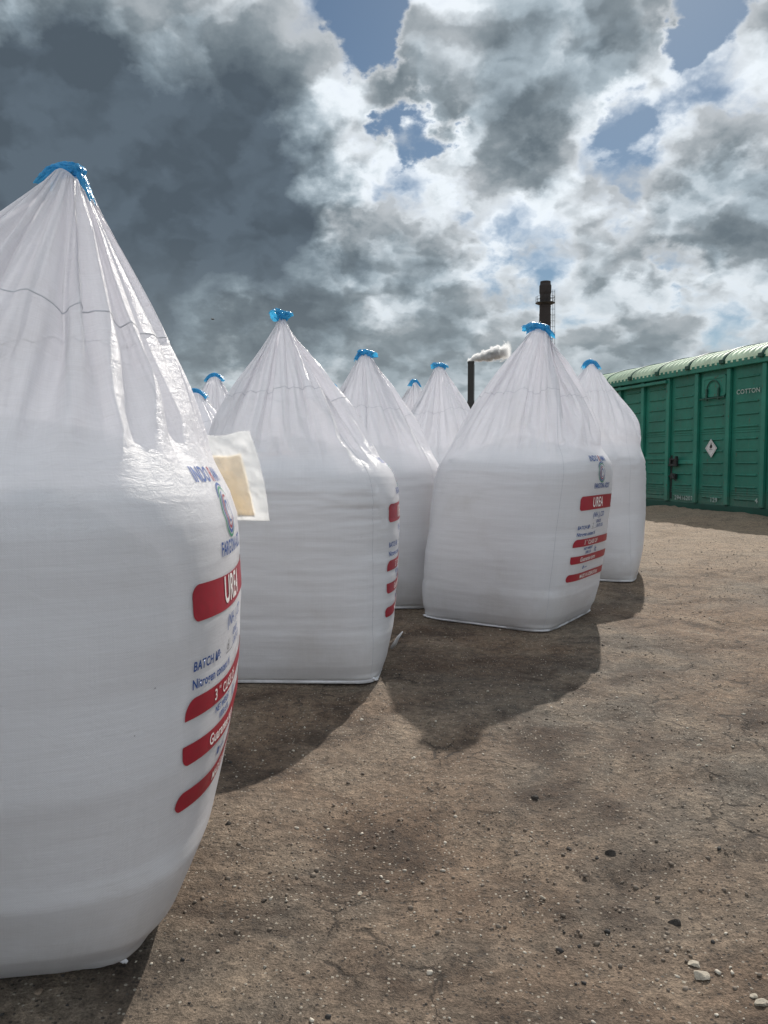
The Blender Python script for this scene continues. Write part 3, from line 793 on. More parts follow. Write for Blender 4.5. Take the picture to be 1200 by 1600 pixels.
def gz(x, y): return float(ground_h(np.array([x]), np.array([y]))[0])
def stone_bm(r, seed, flat=.6, sub=2):
    bm = bmesh.new(); bmesh.ops.create_icosphere(bm, subdivisions=sub, radius=1)
    rn = random.Random(seed); ax = [Vector((rn.uniform(-1, 1), rn.uniform(-1, 1), rn.uniform(-1, 1))).normalized() for _ in range(7)]; dd = [rn.uniform(.35, .75) for _ in ax]
    sx, sy = rn.uniform(.8, 1.3), rn.uniform(.7, 1.0)
    for v in bm.verts:
        for a, d in zip(ax, dd):
            q = v.co.dot(a)
            if q > d: v.co -= a * (q - d)
        v.co.x *= r * sx; v.co.y *= r * sy; v.co.z *= r * flat
    return bm
def build_pebbles():
    rn = np.random.RandomState(4)
    base = []
    for k in range(8):
        bm = stone_bm(1, k, .65, 1); bm.verts.index_update()
        base.append((np.array([v.co[:] for v in bm.verts]), np.array([[v.index for v in f.verts] for f in bm.faces]))); bm.free()
    for nm, lab, col, cnt, seed in (('pebbles', 'grey and brown grit and pebbles loose on the dirt yard', (.17, .135, .105), 17000, 1), ('pale_pebbles', 'small pale chips of stone scattered over the dirt yard', (.46, .41, .34), 2600, 2), ('dark_crumbs', 'black crumbs of asphalt scattered over the dirt yard', (.03, .027, .025), 1300, 3)):
        rn = np.random.RandomState(seed); V = []; F = []; k = 0
        Y = 1.2 + 12 * rn.rand(cnt * 3) ** 1.9; X = -1.4 + (.4 + Y * .58 + 1.4) * rn.rand(cnt * 3)
        dens = fbm(X * 1.3, Y * 1.3, 40 + seed, 3); keep = dens + rn.rand(len(X)) * 1.2 > .45
        X, Y = X[keep][:cnt], Y[keep][:cnt]
        ok = np.ones(len(X), bool)
        for (bx, by) in BAG_XY: ok &= np.hypot(X - bx, Y - by) > .62
        X, Y = X[ok], Y[ok]; Z = ground_h(X, Y)
        R_ = .0016 + .0026 * rn.rand(len(X)) + .0085 * rn.rand(len(X)) ** 8
        for i in range(len(X)):
            bv, bf = base[rn.randint(8)]
            a = rn.rand() * 6.28; c, s_ = math.cos(a), math.sin(a); q = bv * R_[i] * (1 + .25 * (Y[i] > 5))
            V.append(np.stack([q[:, 0] * c - q[:, 1] * s_ + X[i], q[:, 0] * s_ + q[:, 1] * c + Y[i], q[:, 2] + Z[i] + R_[i] * .15], 1)); F.append(bf + k); k += len(bv)
        V = np.concatenate(V).astype(np.float32); F = np.concatenate(F).astype(np.int32)
        me = bpy.data.meshes.new(nm); me.vertices.add(len(V)); me.vertices.foreach_set('co', V.ravel()); me.loops.add(F.size); me.loops.foreach_set('vertex_index', F.ravel())
        me.polygons.add(len(F)); me.polygons.foreach_set('loop_start', np.arange(0, F.size, 3, dtype=np.int32)); me.update(calc_edges=True)
        o = link_mesh(nm, me, simple(nm, col, .85, .45, 30), None, False); tag(o, lab, 'pebbles', kind='stuff')
build_pebbles()
def on_ground(px, py):
    d = ray(px, py); t = -CAM_H / d.z; return d.x * t, d.y * t
M['stone_pale'] = simple('pale_stone', (.36, .315, .25), .85, .25, 40, bump=.6, bscale=120)
M['stone_dark'] = simple('dark_clod', (.045, .038, .032), .95, .4, 60, bump=1, bscale=150)
M['stone_brown'] = simple('brown_stone', (.22, .165, .12), .9, .3, 40, bump=.8, bscale=120)
STONES = [(954, 1321, 14, 'dark', 'black clod of earth lying alone in the middle of the open dirt'), (890, 1310, 9, 'dark', 'small black clod left of the lone big clod'),
    (848, 1383, 10, 'pale', 'pale rounded pebble on open dirt below the two black clods'), (1096, 1504, 26, 'pale', 'largest flat pale stone near the lower right corner'),
    (1087, 1485, 16, 'pale', 'jagged pale stone just behind the largest flat pale one'), (1192, 1548, 18, 'pale', 'pale stone cut by the right edge of the frame'),
    (1177, 1536, 12, 'pale', 'small pale stone left of the one at the right edge'), (785, 1587, 18, 'brown', 'round brown stone at the bottom edge of the frame'),
    (723, 1581, 15, 'brown', 'flat brown stone left of the round one at the bottom edge'), (835, 1234, 11, 'dark', 'black clod below the shadow of the wide front bag'),
    (1094, 1155, 8, 'pale', 'pale pebble beside the long rut at the right'), (1069, 1508, 9, 'pale', 'small white pebble left of the largest flat pale stone'),
    (831, 1556, 17, 'brown', 'reddish brown flat stone near the bottom centre right'), (563, 1369, 9, 'pale', 'pale flat pebble below centre on the dirt'),
    (297, 1593, 12, 'pale', 'pale stone at the bottom edge beside the shadow of the nearest bag'), (357, 1286, 8, 'dark', 'black crumb close to the right flank of the nearest bag'),
    (60, 1547, 12, 'brown', 'brown stone in the shade under the nearest bag'), (1054, 1420, 13, 'dark', 'broken black lump right of centre above the pale stones')]
for i, (px, py, w, kd, lab) in enumerate(STONES):
    x, y = on_ground(px, py); r = w / FPX * y * .55
    bm = stone_bm(r * 1.25, 100 + i, .42 if kd != 'dark' else .8, 3)
    for v in bm.verts: v.co *= 1 + .10 * float(vnoise(np.array([v.co.x / r * 2 + i]), np.array([v.co.y / r * 2 + v.co.z / r]), i)[0])
    me = bpy.data.meshes.new('stone'); bm.to_mesh(me); bm.free()
    o = link_mesh('stone', me, M['stone_' + kd], None, False); o.location = (x, y, gz(x, y) + r * .10); o.rotation_euler = (0, 0, i * 1.3)
    tag(o, lab, 'stone', 'stones lying on the dirt yard')

# ------------------------------------------------------------------ pouch, corner knots, loose thread
def smudge():
    root, b = BAGS['c']; o = band_on(b, -.40, -.24, .90, 1.06, (.04,) * 4, simple('orange_stain', (.78, .50, .40), .5, .2, 20), root, .0015); o.name = 'orange_smear'
smudge()
def build_pouch():
    root = BAGS['a'][0]; inv = (Matrix.Translation(root.location) @ Matrix.Rotation(root.rotation_euler.z, 4, 'Z')).inverted()
    def sheet(name, fx, nx, nz, mat, par, thick, pts):
        V = []
        for j in range(nz + 1):
            for i in range(nx + 1):
                V.append(tuple(inv @ fx(i / nx, j / nz)))
        F = [tuple(f) for f in grid_faces(nz + 1, nx + 1, False)]
        o = mesh_np(name, V, F, mat, par, True); md = o.modifiers.new('s', 'SOLIDIFY'); md.thickness = thick; return o
    Yp = 2.62
    def P(px, py, y): d = ray(px, py); return Vector((0, 0, CAM_H)) + d * (y / d.y)
    TL, TR, BR, BL = P(300, 684, Yp), P(390, 674, Yp), P(421, 814, Yp - .06), P(345, 812, Yp - .02)
    def f(u, v, off=0):
        top = TL.lerp(TR, u); bot = BL.lerp(BR, u); p = top.lerp(bot, v)
        p = p + Vector((.012 * math.sin(v * 3.1) * u, -.030 * math.sin(v * math.pi) * math.sin(u * 3.1) + .006 * float(fbm(np.array([u * 5]), np.array([v * 6]), 5, 3)[0]) + off, .004 * math.sin(u * 9) * (1 - v)))
        return p
    o = sheet('document_pouch', lambda u, v: f(u, v), 40, 50, M['clear'], root, .0015, None); o['label'] = 'clear plastic document pouch'
    sheet('paper_sheet', lambda u, v: f(.20 + .53 * u, .24 + .70 * v, .006), 12, 16, M['card'], o, .0015, None)
build_pouch()
def corner_ear(bag, px_dir, size, seed):
    root, b = bag; i = int(px_dir * b.Nu); p = b.G[1, i]; n = b.N[4, i].copy(); n[2] = 0; n /= np.linalg.norm(n)
    rn = random.Random(seed); mb = MB()
    for k in range(5):
        a = math.atan2(n[1], n[0]) + rn.uniform(-.6, .6); L = size * rn.uniform(.6, 1.2)
        q0 = Vector(p) - Vector(n) * .012; q0.z = .014
        q1 = q0 + Vector((math.cos(a) * L * .5, math.sin(a) * L * .5, rn.uniform(.0, .012))); q2 = q0 + Vector((math.cos(a + .3) * L, math.sin(a + .3) * L, rn.uniform(-.004, .008)))
        mb.tube([q0, q1, q2], [.011, .009, .004], 7)
    mb.build('corner_knot', M['lip'], root, True)
corner_ear(BAGS['a'], .875, .045, 1); corner_ear(BAGS['b'], .875, .04, 2); corner_ear(BAGS['d'], .625, .05, 3)
def loose_thread():
    root, b = BAGS['b']; mb = MB()
    inv = (Matrix.Translation(root.location) @ Matrix.Rotation(root.rotation_euler.z, 4, 'Z')).inverted()
    pts = []
    for (px, py, y) in ((612, 1012, 4.5), (618, 1004, 4.42), (622, 996, 4.38), (629, 987, 4.36)):
        d = ray(px, py); pts.append(inv @ (Vector((0, 0, CAM_H)) + d * (y / d.y)))
    mb.tube(pts, [.010, .012, .008, .003], 6); mb.build('loose_tape_end', M['seam_cloth'], root, True)
loose_thread()

# ------------------------------------------------------------------ green covered railway wagon
def wagon_paint(name, col):
    m, t, out = newmat(name); b = t.node('ShaderNodeBsdfPrincipled'); co = t.node('ShaderNodeTexCoord').outputs['Object']
    n = t.noise(co, 1.4, 5, .6); st = t.noise(t.vm('MULTIPLY', co, (9, 9, .55)), 1.6, 6, .62, .2); sp = t.noise(co, 9, 6, .65)
    c = t.vm('SCALE', tuple(col), scale=t.mr(n, .3, .7, .78, 1.22, 'LINEAR'))
    c = t.mix(t.m('MULTIPLY', t.mr(st, .54, .74), .35), c, (.07, .12, .09, 1))
    x, y, z = t.sep(co)
    c = t.mix(t.m('MULTIPLY', t.mr(t.m('ADD', z, t.m('MULTIPLY', sp, .9)), 1.25, .55), .45), c, (.12, .10, .075, 1))
    c = t.mix(t.m('MULTIPLY', t.mr(t.m('MULTIPLY', sp, st), .345, .40), .8), c, (.10, .045, .022, 1))
    t.l.new(c, b.inputs['Base Color']); t.put(b.inputs['Roughness'], t.mr(sp, .3, .7, .36, .62, 'LINEAR'))
    bp = t.node('ShaderNodeBump'); bp.inputs['Strength'].default_value = .5; bp.inputs['Distance'].default_value = .03
    t.l.new(t.noise(co, 2.6, 3, .5), bp.inputs['Height']); t.l.new(bp.outputs[0], b.inputs['Normal']); t.l.new(b.outputs[0], out.inputs[0]); return m
M['wgreen'] = wagon_paint('wagon_green_paint', (.013, .150, .104))
M['wgreen2'] = wagon_paint('wagon_post_paint', (.017, .180, .126))
M['roofg'] = simple('roof_pale_green', (.46, .56, .40), .55, .22, 2.5)
M['wdark'] = simple('wagon_dark_green', (.008, .060, .040), .5, .2, 4)
M['iron'] = simple('black_iron', (.018, .018, .018), .6, .3, 8)
M['rust'] = simple('rusty_rail', (.12, .07, .045), .7, .3, 10)
M['chalk'] = simple('worn_white_paint', (.36, .42, .38), .7, .2, 40)
M['plac'] = simple('white_placard', (.60, .58, .57), .5, .15, 14)
def build_wagon():
    root = empty('railway_wagon', (WP0[0], WP0[1], 0), math.atan2(WDIR[1], WDIR[0]))
    tag(root, 'long dark green covered railway wagon with pale arched ribbed roof at the right', 'railway wagon')
    X0, X1, ZB, ZT = -5.03, 9.39, .247, 3.20; D = -2.76
    G, G2 = M['wgreen'], M['wgreen2']
    MB().box((X0, -.05, ZB), (X1, 0, ZT)).build('side_wall', G, root)
    MB().box((X0, D, ZB), (X1, D + .05, ZT)).build('side_wall', G, root)
    for x in (X0, X1 - .05): MB().box((x, D + .053, ZB + .003), (x + .05, -.053, ZT - .003)).build('end_wall', G, root)
    MB().box((X0 + .1, D + .1, ZB - .05), (X1 - .1, -.1, ZB + .03)).build('floor', M['wdark'], root)
    MB().rbox((X0 - .02, -.12, ZB - .16), (X1 + .02, .035, ZB + .02), .01).build('side_sill', M['wdark'], root)
    MB().rbox((X0 - .02, D - .035, ZB - .16), (X1 + .02, D + .12, ZB + .02), .01).build('side_sill', M['wdark'], root)
    posts = [.124 + 1.03 * k for k in range(-5, 10)]
    for x in posts:
        mb = MB(); mb.rbox((x - .055, 0.001, ZB + .021), (x + .055, .085, ZT - .002), .012); mb.build('post', G2, root)
        MB().rbox((x - .055, D - .085, ZB + .021), (x + .055, D - .001, ZT - .002), .012).build('post', G2, root)
    def rib(mb, xa, xb, z, h=.022, y=.026):
        # pressed-in stiffener: a rounded bar with tapering ends
        n = 6; k = len(mb.v)
        xs = [xa, xa + .03, xb - .03, xb]; sc4 = [.05, 1, 1, .05]
        for x, q in zip(xs, sc4):
            for i in range(n + 1):
                a = math.pi * i / n; mb.v.append((x, .0008 + math.sin(a) * y * q, z + math.cos(a) * h * q))
        for r in range(3):
            for i in range(n): mb.f.append((k + r * (n + 1) + i, k + r * (n + 1) + i + 1, k + (r + 1) * (n + 1) + i + 1, k + (r + 1) * (n + 1) + i))
    for i in range(len(posts) - 1):
        a, c = posts[i] + .055, posts[i + 1] - .055
        mb = MB()
        hatch = (i == 6)
        for k in range(11):
            z = .67 + .256 * (k - 1)
            if z > (2.50 if hatch else 3.1): continue
            rib(mb, a + .13, c - .13, z)
        for z in (1.83, 1.88, 1.93): rib(mb, a + .02, c - .02, z, .010, .010)
        for z in (.50, .55, .60): rib(mb, a + .02, c - .02, z, .010, .010)
        mb.build('pressed_panel', G, root)
    # sliding door beyond the latch: a second skin with rivets
    da, db = posts[8] + .06, posts[8] + 2.95
    mb = MB(); 
    for z in (1.30, .345):
        mb.rbox((da, .0, z - .045), (db, .030, z + .045), .006)
    mb.build('door_rail', G2, root)
    mb = MB()
    for i in range(48):
        x = da + .03 + i * (db - da - .06) / 47
        for z in (1.33, 1.275): mb.rbox((x - .010, .0305, z - .009), (x + .010, .039, z + .009), .003)
    mb.build('rivet_row', G2, root)
    MB().rbox((da - .05, .02, 3.08), (db + 2.2, .15, 3.15), .01).build('door_track', G2, root)
    # latch and hook on the door edge
    xl_, xr_ = posts[7], posts[8]
    lt = MB().rbox((xl_ + .07, .002, 1.155), (xr_ - .01, .050, 1.245), .008).build('latch_bar', G2, root)
    mb = MB(); xb = xr_ - .30
    mb.rbox((xb - .13, .052, 1.10), (xb + .17, .12, 1.16), .01); mb.rbox((xb - .13, .052, 1.235), (xb + .17, .11, 1.285), .01); mb.rbox((xb - .12, .052, 1.14), (xb - .07, .13, 1.34), .01); mb.rbox((xb + .08, .052, 1.14), (xb + .13, .13, 1.30), .01)
    mb.rbox((xb - .03, .055, 1.16), (xb + .05, .09, 1.23), .01)
    mb.build('latch_lock', M['iron'], lt)
    mb = MB().rbox((xr_ - .34, .002, .80), (xr_ - .18, .10, .93), .012); mb.rbox((xr_ - .18, .002, .84), (xr_ - .02, .05, .89), .01)
    mb.tube([(xr_ - .26, .10, .90), (xr_ - .36, .13, .82), (xr_ - .40, .08, .76)], .018, 8); mb.build('door_hook', M['iron'], root)
    MB().rbox((xr_ - .135, .001, .33), (xr_ - .07, .008, 1.36), .002).build('door_gap', M['iron'], root)
    # hatch
    ha, hb = posts[6] - .0, posts[6]
    xa, xb2, za, zb = posts[6] + .12 - .0, posts[7] - .14, 2.63, 3.10
    def rr(x0, x1, z0, z1, r, y): return [Vector((p[0], y, p[1])) for p in rounded_poly(x0, x1, z0, z1, (r,) * 4, 5)]
    bm = bmesh.new(); L0 = [bm.verts.new(p) for p in rr(xa, xb2, za, zb, .07, .001)]; L1 = [bm.verts.new(p) for p in rr(xa + .004, xb2 - .004, za + .004, zb - .004, .066, .040)]; L2 = [bm.verts.new(p) for p in rr(xa + .07, xb2 - .07, za + .07, zb - .07, .03, .040)]; L3 = [bm.verts.new(p) for p in rr(xa + .08, xb2 - .08, za + .08, zb - .08, .03, .028)]
    for A, B in ((L0, L1), (L1, L2), (L2, L3)):
        for i in range(len(A)): bm.faces.new((A[i], A[(i + 1) % len(A)], B[(i + 1) % len(A)], B[i]))
    bm.faces.new(L3); bmesh.ops.recalc_face_normals(bm, faces=bm.faces[:]); me = bpy.data.meshes.new('hatch'); bm.to_mesh(me); bm.free()
    hat = link_mesh('hatch', me, G2, root)
    cx = (xa + xb2) / 2
    MB().tube([(cx + .20 * math.cos(a), .052, 2.80 + .19 * math.sin(a)) for a in np.linspace(-.35, math.pi + .35, 20)], .012, 6).build('hatch_handle', M['wdark'], hat)
    for dx in (-.19, .19): MB().rbox((cx + dx - .022, .041, 2.56), (cx + dx + .022, .085, 2.82), .006).build('hatch_hinge', M['wdark'], hat)
    MB().tube([(xa - .02, .07, 2.60), (xb2 + .02, .07, 2.60)], .018, 8).build('hatch_rod', M['wdark'], hat)
    # roof
    n = 20; xs = np.arange(X0 - .12, X1 + .12, .0275); V = []
    Yc = D / 2; hw = -D / 2 + .13; rise = .46
    def roofp(u, x, add=0):
        y = Yc + hw * math.cos(u); z = ZT + .10 + (rise + add) * math.sin(u) ** .85
        return y, z
    us = np.linspace(0, math.pi, n * 2 + 1)
    for i, x in enumerate(xs):
        add = .022 * (1 if (i % 6) in (1, 2) else 0)
        for u in us:
            y, z = roofp(u, x); V.append((x, y + add * math.cos(u), z + add * math.sin(u)))
    F = [tuple(f) for f in grid_faces(len(xs), len(us), False)]
    mesh_np('roof', V, F, M['roofg'], root, False)
    for k in range(-4, 9):
        x = .124 + 1.135 * k; V = []
        for x2, q in ((x - .035, .0), (x - .030, .032), (x + .030, .032), (x + .035, .0)):
            for u in us: y, z = roofp(u, x); V.append((x2, y + q * math.cos(u) * .6, z + q * math.sin(u) + (.01 if q else 0)))
        mesh_np('roof_rib', V, [tuple(f) for f in grid_faces(4, len(us), False)], M['wdark'], root, False)
        MB().rbox((x - .06, .14, ZT + .10), (x + .06, .205, ZT + .19), .01).build('rib_foot', M['wdark'], root)
    for ys in ((-.02, .135), (D - .135, D + .02)): MB().rbox((X0 - .13, ys[0], ZT - .001), (X1 + .13, ys[1], ZT + .155), .012).build('eave_beam', G2, root)
    for x in (X0 - .05, X1 + .02):
        V = [(x, *roofp(u, x)) for u in us] ; F = [tuple(range(len(us)))]
        o = mesh_np('roof_end', V, F, G, root, False); md = o.modifiers.new('s', 'SOLIDIFY'); md.thickness = .03
    # markings
    def paint(txt, x, z, size, mat=None, bold=.02, y=.0025, par=None):
        bm = text_bm(txt, size, bold, 0, 'CENTER', 1.12, None)
        me = bpy.data.meshes.new('marking'); 
        for v in bm.verts: v.co = Vector((x - v.co.x, y, z + v.co.y))
        bmesh.ops.recalc_face_normals(bm, faces=bm.faces[:]); bm.to_mesh(me); bm.free(); return link_mesh('marking', me, mat or M['chalk'], par or root)
    paint('COTTON', (posts[5] + posts[6]) / 2 - .03, 2.625, .135, y=.033)
    paint('29416207', (posts[7] + posts[8]) / 2 - .10, .318, .14, y=.0355)
    paint('129', (posts[6] + posts[7]) / 2 - .10, .318, .14, y=.0355)
    paint('4', posts[5] + .16, .36, .15, y=.0355)
    # placard
    px, pz, r = (posts[6] + posts[7]) / 2 + .02, 1.505, .205
    V = []
    for (dx, dz) in ((0, -1), (1, 0), (0, 1), (-1, 0)): V += [(px + dx * r * .93 + .01 * dz, .036, pz + dz * r), (px + dx * r * .93 + .01 * dz, .0405, pz + dz * r)]
    F = [(0, 2, 4, 6), (7, 5, 3, 1)] + [(2 * i, 2 * i + 1, (2 * i + 3) % 8, (2 * i + 2) % 8) for i in range(4)]
    pl = mesh_np('hazard_placard', V, F, M['plac'], root, False); pl['label'] = 'white diamond hazard placard'
    mb = MB()
    for i in range(4):
        a = Vector(((0, 1, 0, -1)[i] * r * .80, 0, (-1, 0, 1, 0)[i] * r * .86)); c = Vector(((0, 1, 0, -1)[(i + 1) % 4] * r * .80, 0, (-1, 0, 1, 0)[(i + 1) % 4] * r * .86))
        mb.tube([Vector((px, .041, pz)) + a, Vector((px, .041, pz)) + c], .0022, 4)
    mb.build('placard_border', M['iron'], pl)
    fl = [(0, -.02), (.035, 0), (.045, .035), (.03, .075), (.022, .05), (.012, .11), (-.012, .13), (-.006, .09), (-.03, .055), (-.045, .03), (-.035, 0)]
    V = [(px - a, .0425, pz + .01 + b) for a, b in fl]; mesh_np('flame_symbol', V, [tuple(range(len(fl)))], M['iron'], pl, False)
    MB().box((px - .05, .041, pz - .035), (px + .05, .0428, pz - .025)).build('symbol_line', M['iron'], pl)
    # underframe and bogies
    MB().rbox((X0 + .2, Yc - .16, -.12), (X1 - .2, Yc + .16, ZB - .06), .02).build('centre_sill', M['iron'], root)
    for bx in (X0 + 2.3, X1 - 2.3):
        bo = MB().rbox((bx - .2, Yc - 1.05, -.32), (bx + .2, Yc + 1.05, -.10), .03).build('bogie', M['iron'], root)
        for sy in (-1, 1):
            MB().rbox((bx - 1.15, Yc + sy * 1.02 - .06, -.42), (bx + 1.15, Yc + sy * 1.02 + .06, -.16), .04).build('bogie_side_frame', M['iron'], bo)
            for wx in (-.925, .925):
                mb = MB(); yy = Yc + sy * .76
                mb.tube([(bx + wx, yy + q, -.27) for q in (-.065, -.05, -.049, .05, .065)], [.49, .49, .475, .475, .46], 36); mb.build('wheel', M['rust'], bo, False)
        for wx in (-.925, .925): MB().tube([(bx + wx, Yc - .7, -.27), (bx + wx, Yc + .7, -.27)], .08, 12).build('axle', M['iron'], bo)
    for x in (X0 - .25, X1 + .25):
        MB().rbox((x - .25, Yc - .1, -.02), (x + .25, Yc + .1, .2), .02).build('coupler', M['iron'], root)
    # track
    tr = empty('railway_track', (WP0[0], WP0[1], 0), math.atan2(WDIR[1], WDIR[0])); tag(tr, 'rusty railway track in the shallow cutting under the green wagon', 'railway track')
    for sy in (-.76, .76): MB().rbox((-40, Yc + sy - .035, -.92), (60, Yc + sy + .035, -.762), .01).build('rail', M['rust'], tr)
    mb = MB()
    for k in range(-60, 91): mb.box((k * .65 - .12, Yc - 1.3, -1.0), (k * .65 + .12, Yc + 1.3, -.918))
    o = mb.build('sleeper_row', M['iron'], tr); o['kind'] = 'stuff'
build_wagon()

# ------------------------------------------------------------------ far chimneys, smoke, trees, bird
M['brick'] = simple('backlit_dark_brick', (.030, .025, .024), .9, .35, .7)  # brick colour darkened to carry the shade of a backlit silhouette
M['brick2'] = simple('backlit_dark_band', (.035, .030, .028), .9, .3, .7)  # bands likewise hold the backlit shade in their colour
def frustum(mb, z0, r0, z1, r1, n=32): mb.tube([(0, 0, z0), (0, 0, z1)], [r0, r1], n)
def build_chimneys():
    D = 150; x = (848 - 600) / FPX * D
    root = empty('brick_chimney', (x, D, 0)); tag(root, 'tall dark brick factory chimney with a gallery, rising behind the front right bag', 'chimney')
    H = 35.7
    mb = MB(); mb.tube([(0, 0, z) for z in (0, 12, 24, 33.2, 33.6, 34.9, 35.2, H)], [1.75, 1.42, 1.17, 1.02, 1.14, 1.14, 1.0, .98], 28); mb.build('shaft', M['brick'], root, False)
    for z in np.arange(3, 33, 1.55): mb = MB(); r = np.interp(z, [0, 12, 24, 33.2], [1.75, 1.42, 1.17, 1.02]); frustum(mb, z, r + .045, z + .16, r + .04, 28); mb.build('steel_band', M['brick2'], root)
    zg = 31.6; mb = MB(); mb.tube([(0, 0, zg - .35), (0, 0, zg)], [1.05, 1.80], 28); mb.tube([(0, 0, zg + .003), (0, 0, zg + .10)], [1.85, 1.85], 28)
    gl = mb.build('gallery', M['iron'], root)
    mb = MB()
    for k in range(14): a = k / 14 * 2 * math.pi; mb.tube([(1.78 * math.cos(a), 1.78 * math.sin(a), zg + .1), (1.78 * math.cos(a), 1.78 * math.sin(a), zg + 1.2)], .035, 5)
    for dz in (.6, 1.2): mb.tube([(1.78 * math.cos(a), 1.78 * math.sin(a), zg + dz) for a in np.linspace(0, 2 * math.pi, 40)], .03, 5)
    mb.build('railing', M['iron'], gl)
    mb = MB()
    for dy in (-.22, .22):
        mb.tube([(1.95, dy, .5), (1.62, dy, 20), (1.42, dy, 34.2)], .022, 5)
    for z in np.arange(1, 34.2, .45): r = float(np.interp(z, [.5, 20, 34.2], [1.95, 1.62, 1.42])); mb.tube([(r, -.22, z), (r, .22, z)], .02, 4)
    for z in np.arange(3, 34.2, 1.1):
        r = float(np.interp(z, [.5, 20, 34.2], [1.95, 1.62, 1.42])); mb.tube([(r + .42 * math.cos(a) * .9, .38 * math.sin(a), z) for a in np.linspace(-1.6, 1.6, 9)], .018, 4); mb.tube([(r - .5, 0, z), (r, 0, z)], .03, 4)
    for dy in (-.2, .2): mb.tube([(2.33, dy, 3), (2.0, dy, 20), (1.80, dy, 34.2)], .02, 4)
    mb.build('caged_ladder', M['iron'], root)
    D = 110; x = (734.5 - 600) / FPX * D
    root = empty('smoking_stack', (x, D, 0)); tag(root, 'thin plain black steel stack with white smoke drifting from its mouth', 'chimney')
    MB().tube([(0, 0, z) for z in (0, 9.6, 10.0, 15.1, 15.1, 15.4, 15.4)], [.7, .52, .45, .45, .49, .49, .38], 24).build('shaft', M['iron'], root)
    MB().tube([(.5, 0, z) for z in (0, 15)], .03, 5).build('ladder_rail', M['iron'], root)
    # smoke: real volume, denser cauliflower lumps by noise
    m, t, out = newmat('smoke'); co = t.node('ShaderNodeTexCoord').outputs['Object']
    px, py, pz = t.sep(co)
    # plume axis rises then drifts right; radius grows
    k = t.mr(px, 0.0, 5.6, 0, 1, 'LINEAR')
    axz = t.m('ADD', .15, t.m('MULTIPLY', 1.25, t.m('POWER', t.m('MAXIMUM', k, .0001), .55)))
    rad = t.m('ADD', .42, t.m('MULTIPLY', .95, t.m('POWER', t.m('MAXIMUM', k, .0001), .6)))
    dz = t.m('SUBTRACT', pz, axz); dd = t.m('SQRT', t.m('ADD', t.m('MULTIPLY', dz, dz), t.m('MULTIPLY', py, py)))
    n = t.noise(co, 1.25, 6, .62, .3)
    f = t.m('ADD', t.m('SUBTRACT', 1.0, t.m('DIVIDE', dd, rad)), t.m('MULTIPLY', t.m('SUBTRACT', n, .5), 2.3))
    dens = t.m('MULTIPLY', t.mr(f, .05, .55), t.mr(px, 5.8, 3.6, 0, 7.0)); dens = t.m('MULTIPLY', dens, t.mr(px, -.55, -.2))
    pv = t.node('ShaderNodeVolumePrincipled'); pv.inputs['Color'].default_value = (.97, .97, .97, 1); pv.inputs['Anisotropy'].default_value = .35; t.l.new(dens, pv.inputs['Density'])
    t.l.new(pv.outputs[0], out.inputs['Volume'])
    o = MB().box((-.6, -1.6, .0), (6.0, 1.6, 3.0)).build('smoke', m, None); o.location = (x, D, 15.35)
    tag(o, 'puff of white smoke drifting right from the thin black stack', 'smoke', kind='stuff')
build_chimneys()

M['leaf'] = simple('dark_leaves', (.035, .060, .022), .7, .5, 3)
M['needle'] = simple('dark_needles', (.020, .038, .018), .8, .4, 3)
M['bark'] = simple('bark', (.10, .075, .055), .9, .3, 6)
def leaf_crown(root, pts, size, seed, mat):
    rn = np.random.RandomState(seed); V = []; F = []; k = 0
    for p in pts:
        d = rn.randn(3); d /= np.linalg.norm(d); e = np.cross(d, rn.randn(3)); e /= np.linalg.norm(e); s_ = size * rn.uniform(.6, 1.3)
        V += [p - d * s_, p + e * s_ * .45, p + d * s_, p - e * s_ * .45]; F.append((k, k + 1, k + 2, k + 3)); k += 4
    return mesh_np('crown', V, F, mat, root, False)
def tree(px, Y, H, W, lab, seed):
    x = (px - 600) / FPX * Y; root = empty('tree', (x, Y, 0)); tag(root, lab, 'tree', 'trees beyond the yard'); rn = np.random.RandomState(seed)
    mb = MB(); mb.tube([(0, 0, 0), (.1, 0, H * .3), (-.05, .1, H * .6), (0, 0, H * .9)], [W * .07, W * .055, W * .03, .03], 10)
    P = []
    for k in range(16):
        a = rn.rand() * 6.28; z0 = H * rn.uniform(.3, .75); L = W * rn.uniform(.5, .95); e = np.array([math.cos(a) * L, math.sin(a) * L, z0 + H * rn.uniform(.05, .22)])
        mb.tube([(0, 0, z0), tuple(e * [.5, .5, 1] - [0, 0, H * .04]), tuple(e)], [W * .03, W * .02, .02], 6)
        c = np.array(e); n = 260; q = rn.randn(n, 3); q /= np.linalg.norm(q, axis=1)[:, None]; P += list(c + q * (rn.rand(n) ** .4)[:, None] * W * rn.uniform(.25, .45) * np.array([1, 1, .7]))
    for k in range(5):
        c = np.array([rn.randn() * W * .2, rn.randn() * W * .2, H * rn.uniform(.75, .92)]); n = 260; q = rn.randn(n, 3); q /= np.linalg.norm(q, axis=1)[:, None]; P += list(c + q * (rn.rand(n) ** .4)[:, None] * W * .33)
    mb.build('trunk', M['bark'], root, True); leaf_crown(root, np.array(P), .16, seed, M['leaf'])
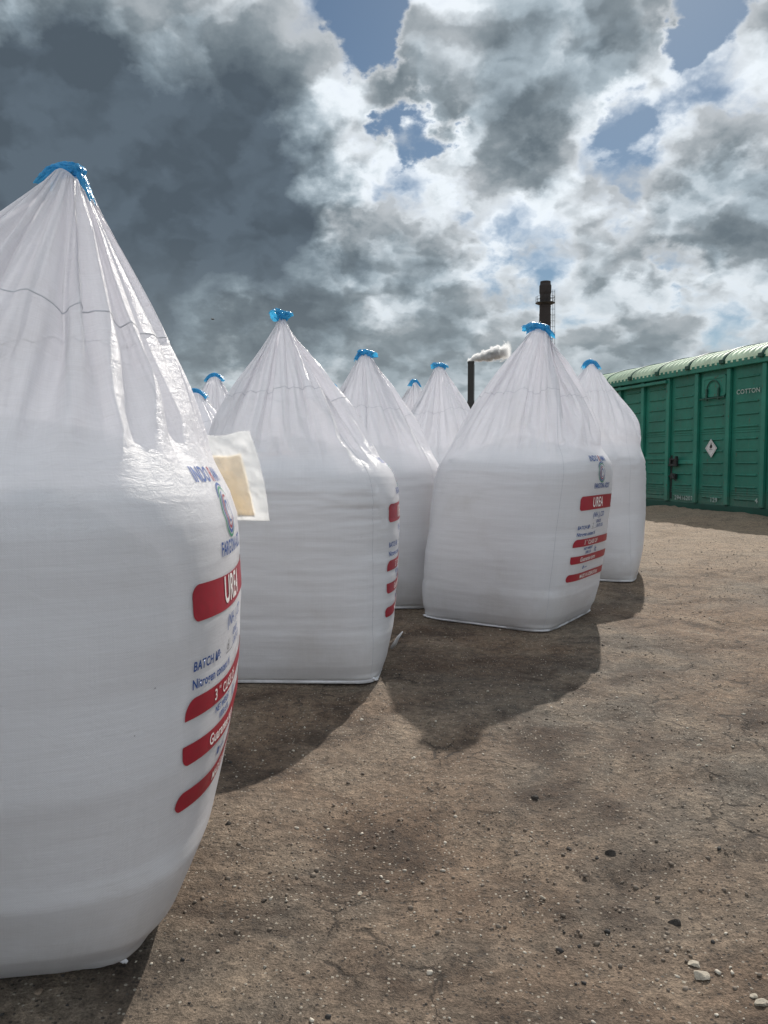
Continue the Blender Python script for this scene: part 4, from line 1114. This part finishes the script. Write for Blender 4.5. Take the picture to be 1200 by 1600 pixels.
def spruce(px, py, Y, lab, seed):
    x = (px - 600) / FPX * Y; H = CAM_H + (722 - py) / FPX * Y
    root = empty('spruce_tree', (x, Y, 0)); tag(root, lab, 'tree', 'trees beyond the yard'); rn = np.random.RandomState(seed)
    mb = MB(); mb.tube([(0, 0, 0), (0, 0, H * .5), (0, 0, H - .3)], [.16, .09, .02], 8); mb.build('trunk', M['bark'], root, True)
    P = []; D = []
    V = []; F = []; k = 0
    for z in np.arange(.6, H, .13):
        f = 1 - z / H
        for q in range(7 if f > .1 else 5):
            a = rn.rand() * 6.28; L = .18 + 1.9 * f * rn.uniform(.7, 1.1); up = .25 + .5 * (1 - f)
            n = max(3, int(L / .09))
            for i in range(n):
                t_ = (i + 1) / n; p = np.array([math.cos(a) * L * t_, math.sin(a) * L * t_, z + L * up * t_ - .25 * L * t_ ** 2])
                for sgn in (-1, 1):
                    b_ = a + sgn * .8 + rn.uniform(-.3, .3); l = .16 * rn.uniform(.7, 1.3); d = np.array([math.cos(b_) * l, math.sin(b_) * l, .05 + rn.uniform(-.02, .05)])
                    w = np.array([-math.sin(b_), math.cos(b_), .3]) * .018
                    V += [p - w, p + w, p + d]; F.append((k, k + 1, k + 2)); k += 3
    mesh_np('crown', V, F, M['needle'], root, False)
spruce(292, 604, 52, 'dark spiky spruce top peeping up between the nearest bag and the low slumped bag', 5)
tree(250, 80, 6.0, 2.2, 'rounded leafy tree hidden low behind the far left bags', 7)
tree(470, 95, 6.5, 2.4, 'broad leafy tree low behind the second bag', 9)
def bird():
    root_bm = bmesh.new()
    d = ray(332, 499); c = Vector((0, 0, CAM_H)) + d * (45 / d.y)
    mb = MB(); mb.tube([(-.10, 0, 0), (-.06, 0, .01), (0, 0, .0), (.07, 0, .01), (.11, 0, .02), (.135, 0, .018)], [.004, .022, .03, .022, .02, .003], 8)
    for s_ in (-1, 1):
        k = len(mb.v); mb.v += [(.05, s_ * .02, .01), (-.03, s_ * .02, .01), (-.02, s_ * .13, .06), (.03, s_ * .14, .065), (-.04, s_ * .26, .03), (.05, s_ * .02, .016), (-.03, s_ * .02, .014), (-.02, s_ * .13, .064), (.03, s_ * .14, .07)]
        mb.f += [(k, k + 1, k + 2, k + 3), (k + 3, k + 2, k + 4), (k + 5, k + 8, k + 7, k + 6), (k + 8, k + 4, k + 7)]
    k = len(mb.v); mb.v += [(-.09, .0, 0), (-.17, .04, 0), (-.17, -.04, 0)]; mb.f.append((k, k + 1, k + 2))
    o = mb.build('bird', M['iron'], None, True); o.location = c; o.rotation_euler = (.3, 0, .6)
    tag(o, 'tiny dark bird flying against the dark cloud at the left', 'bird')
bird()
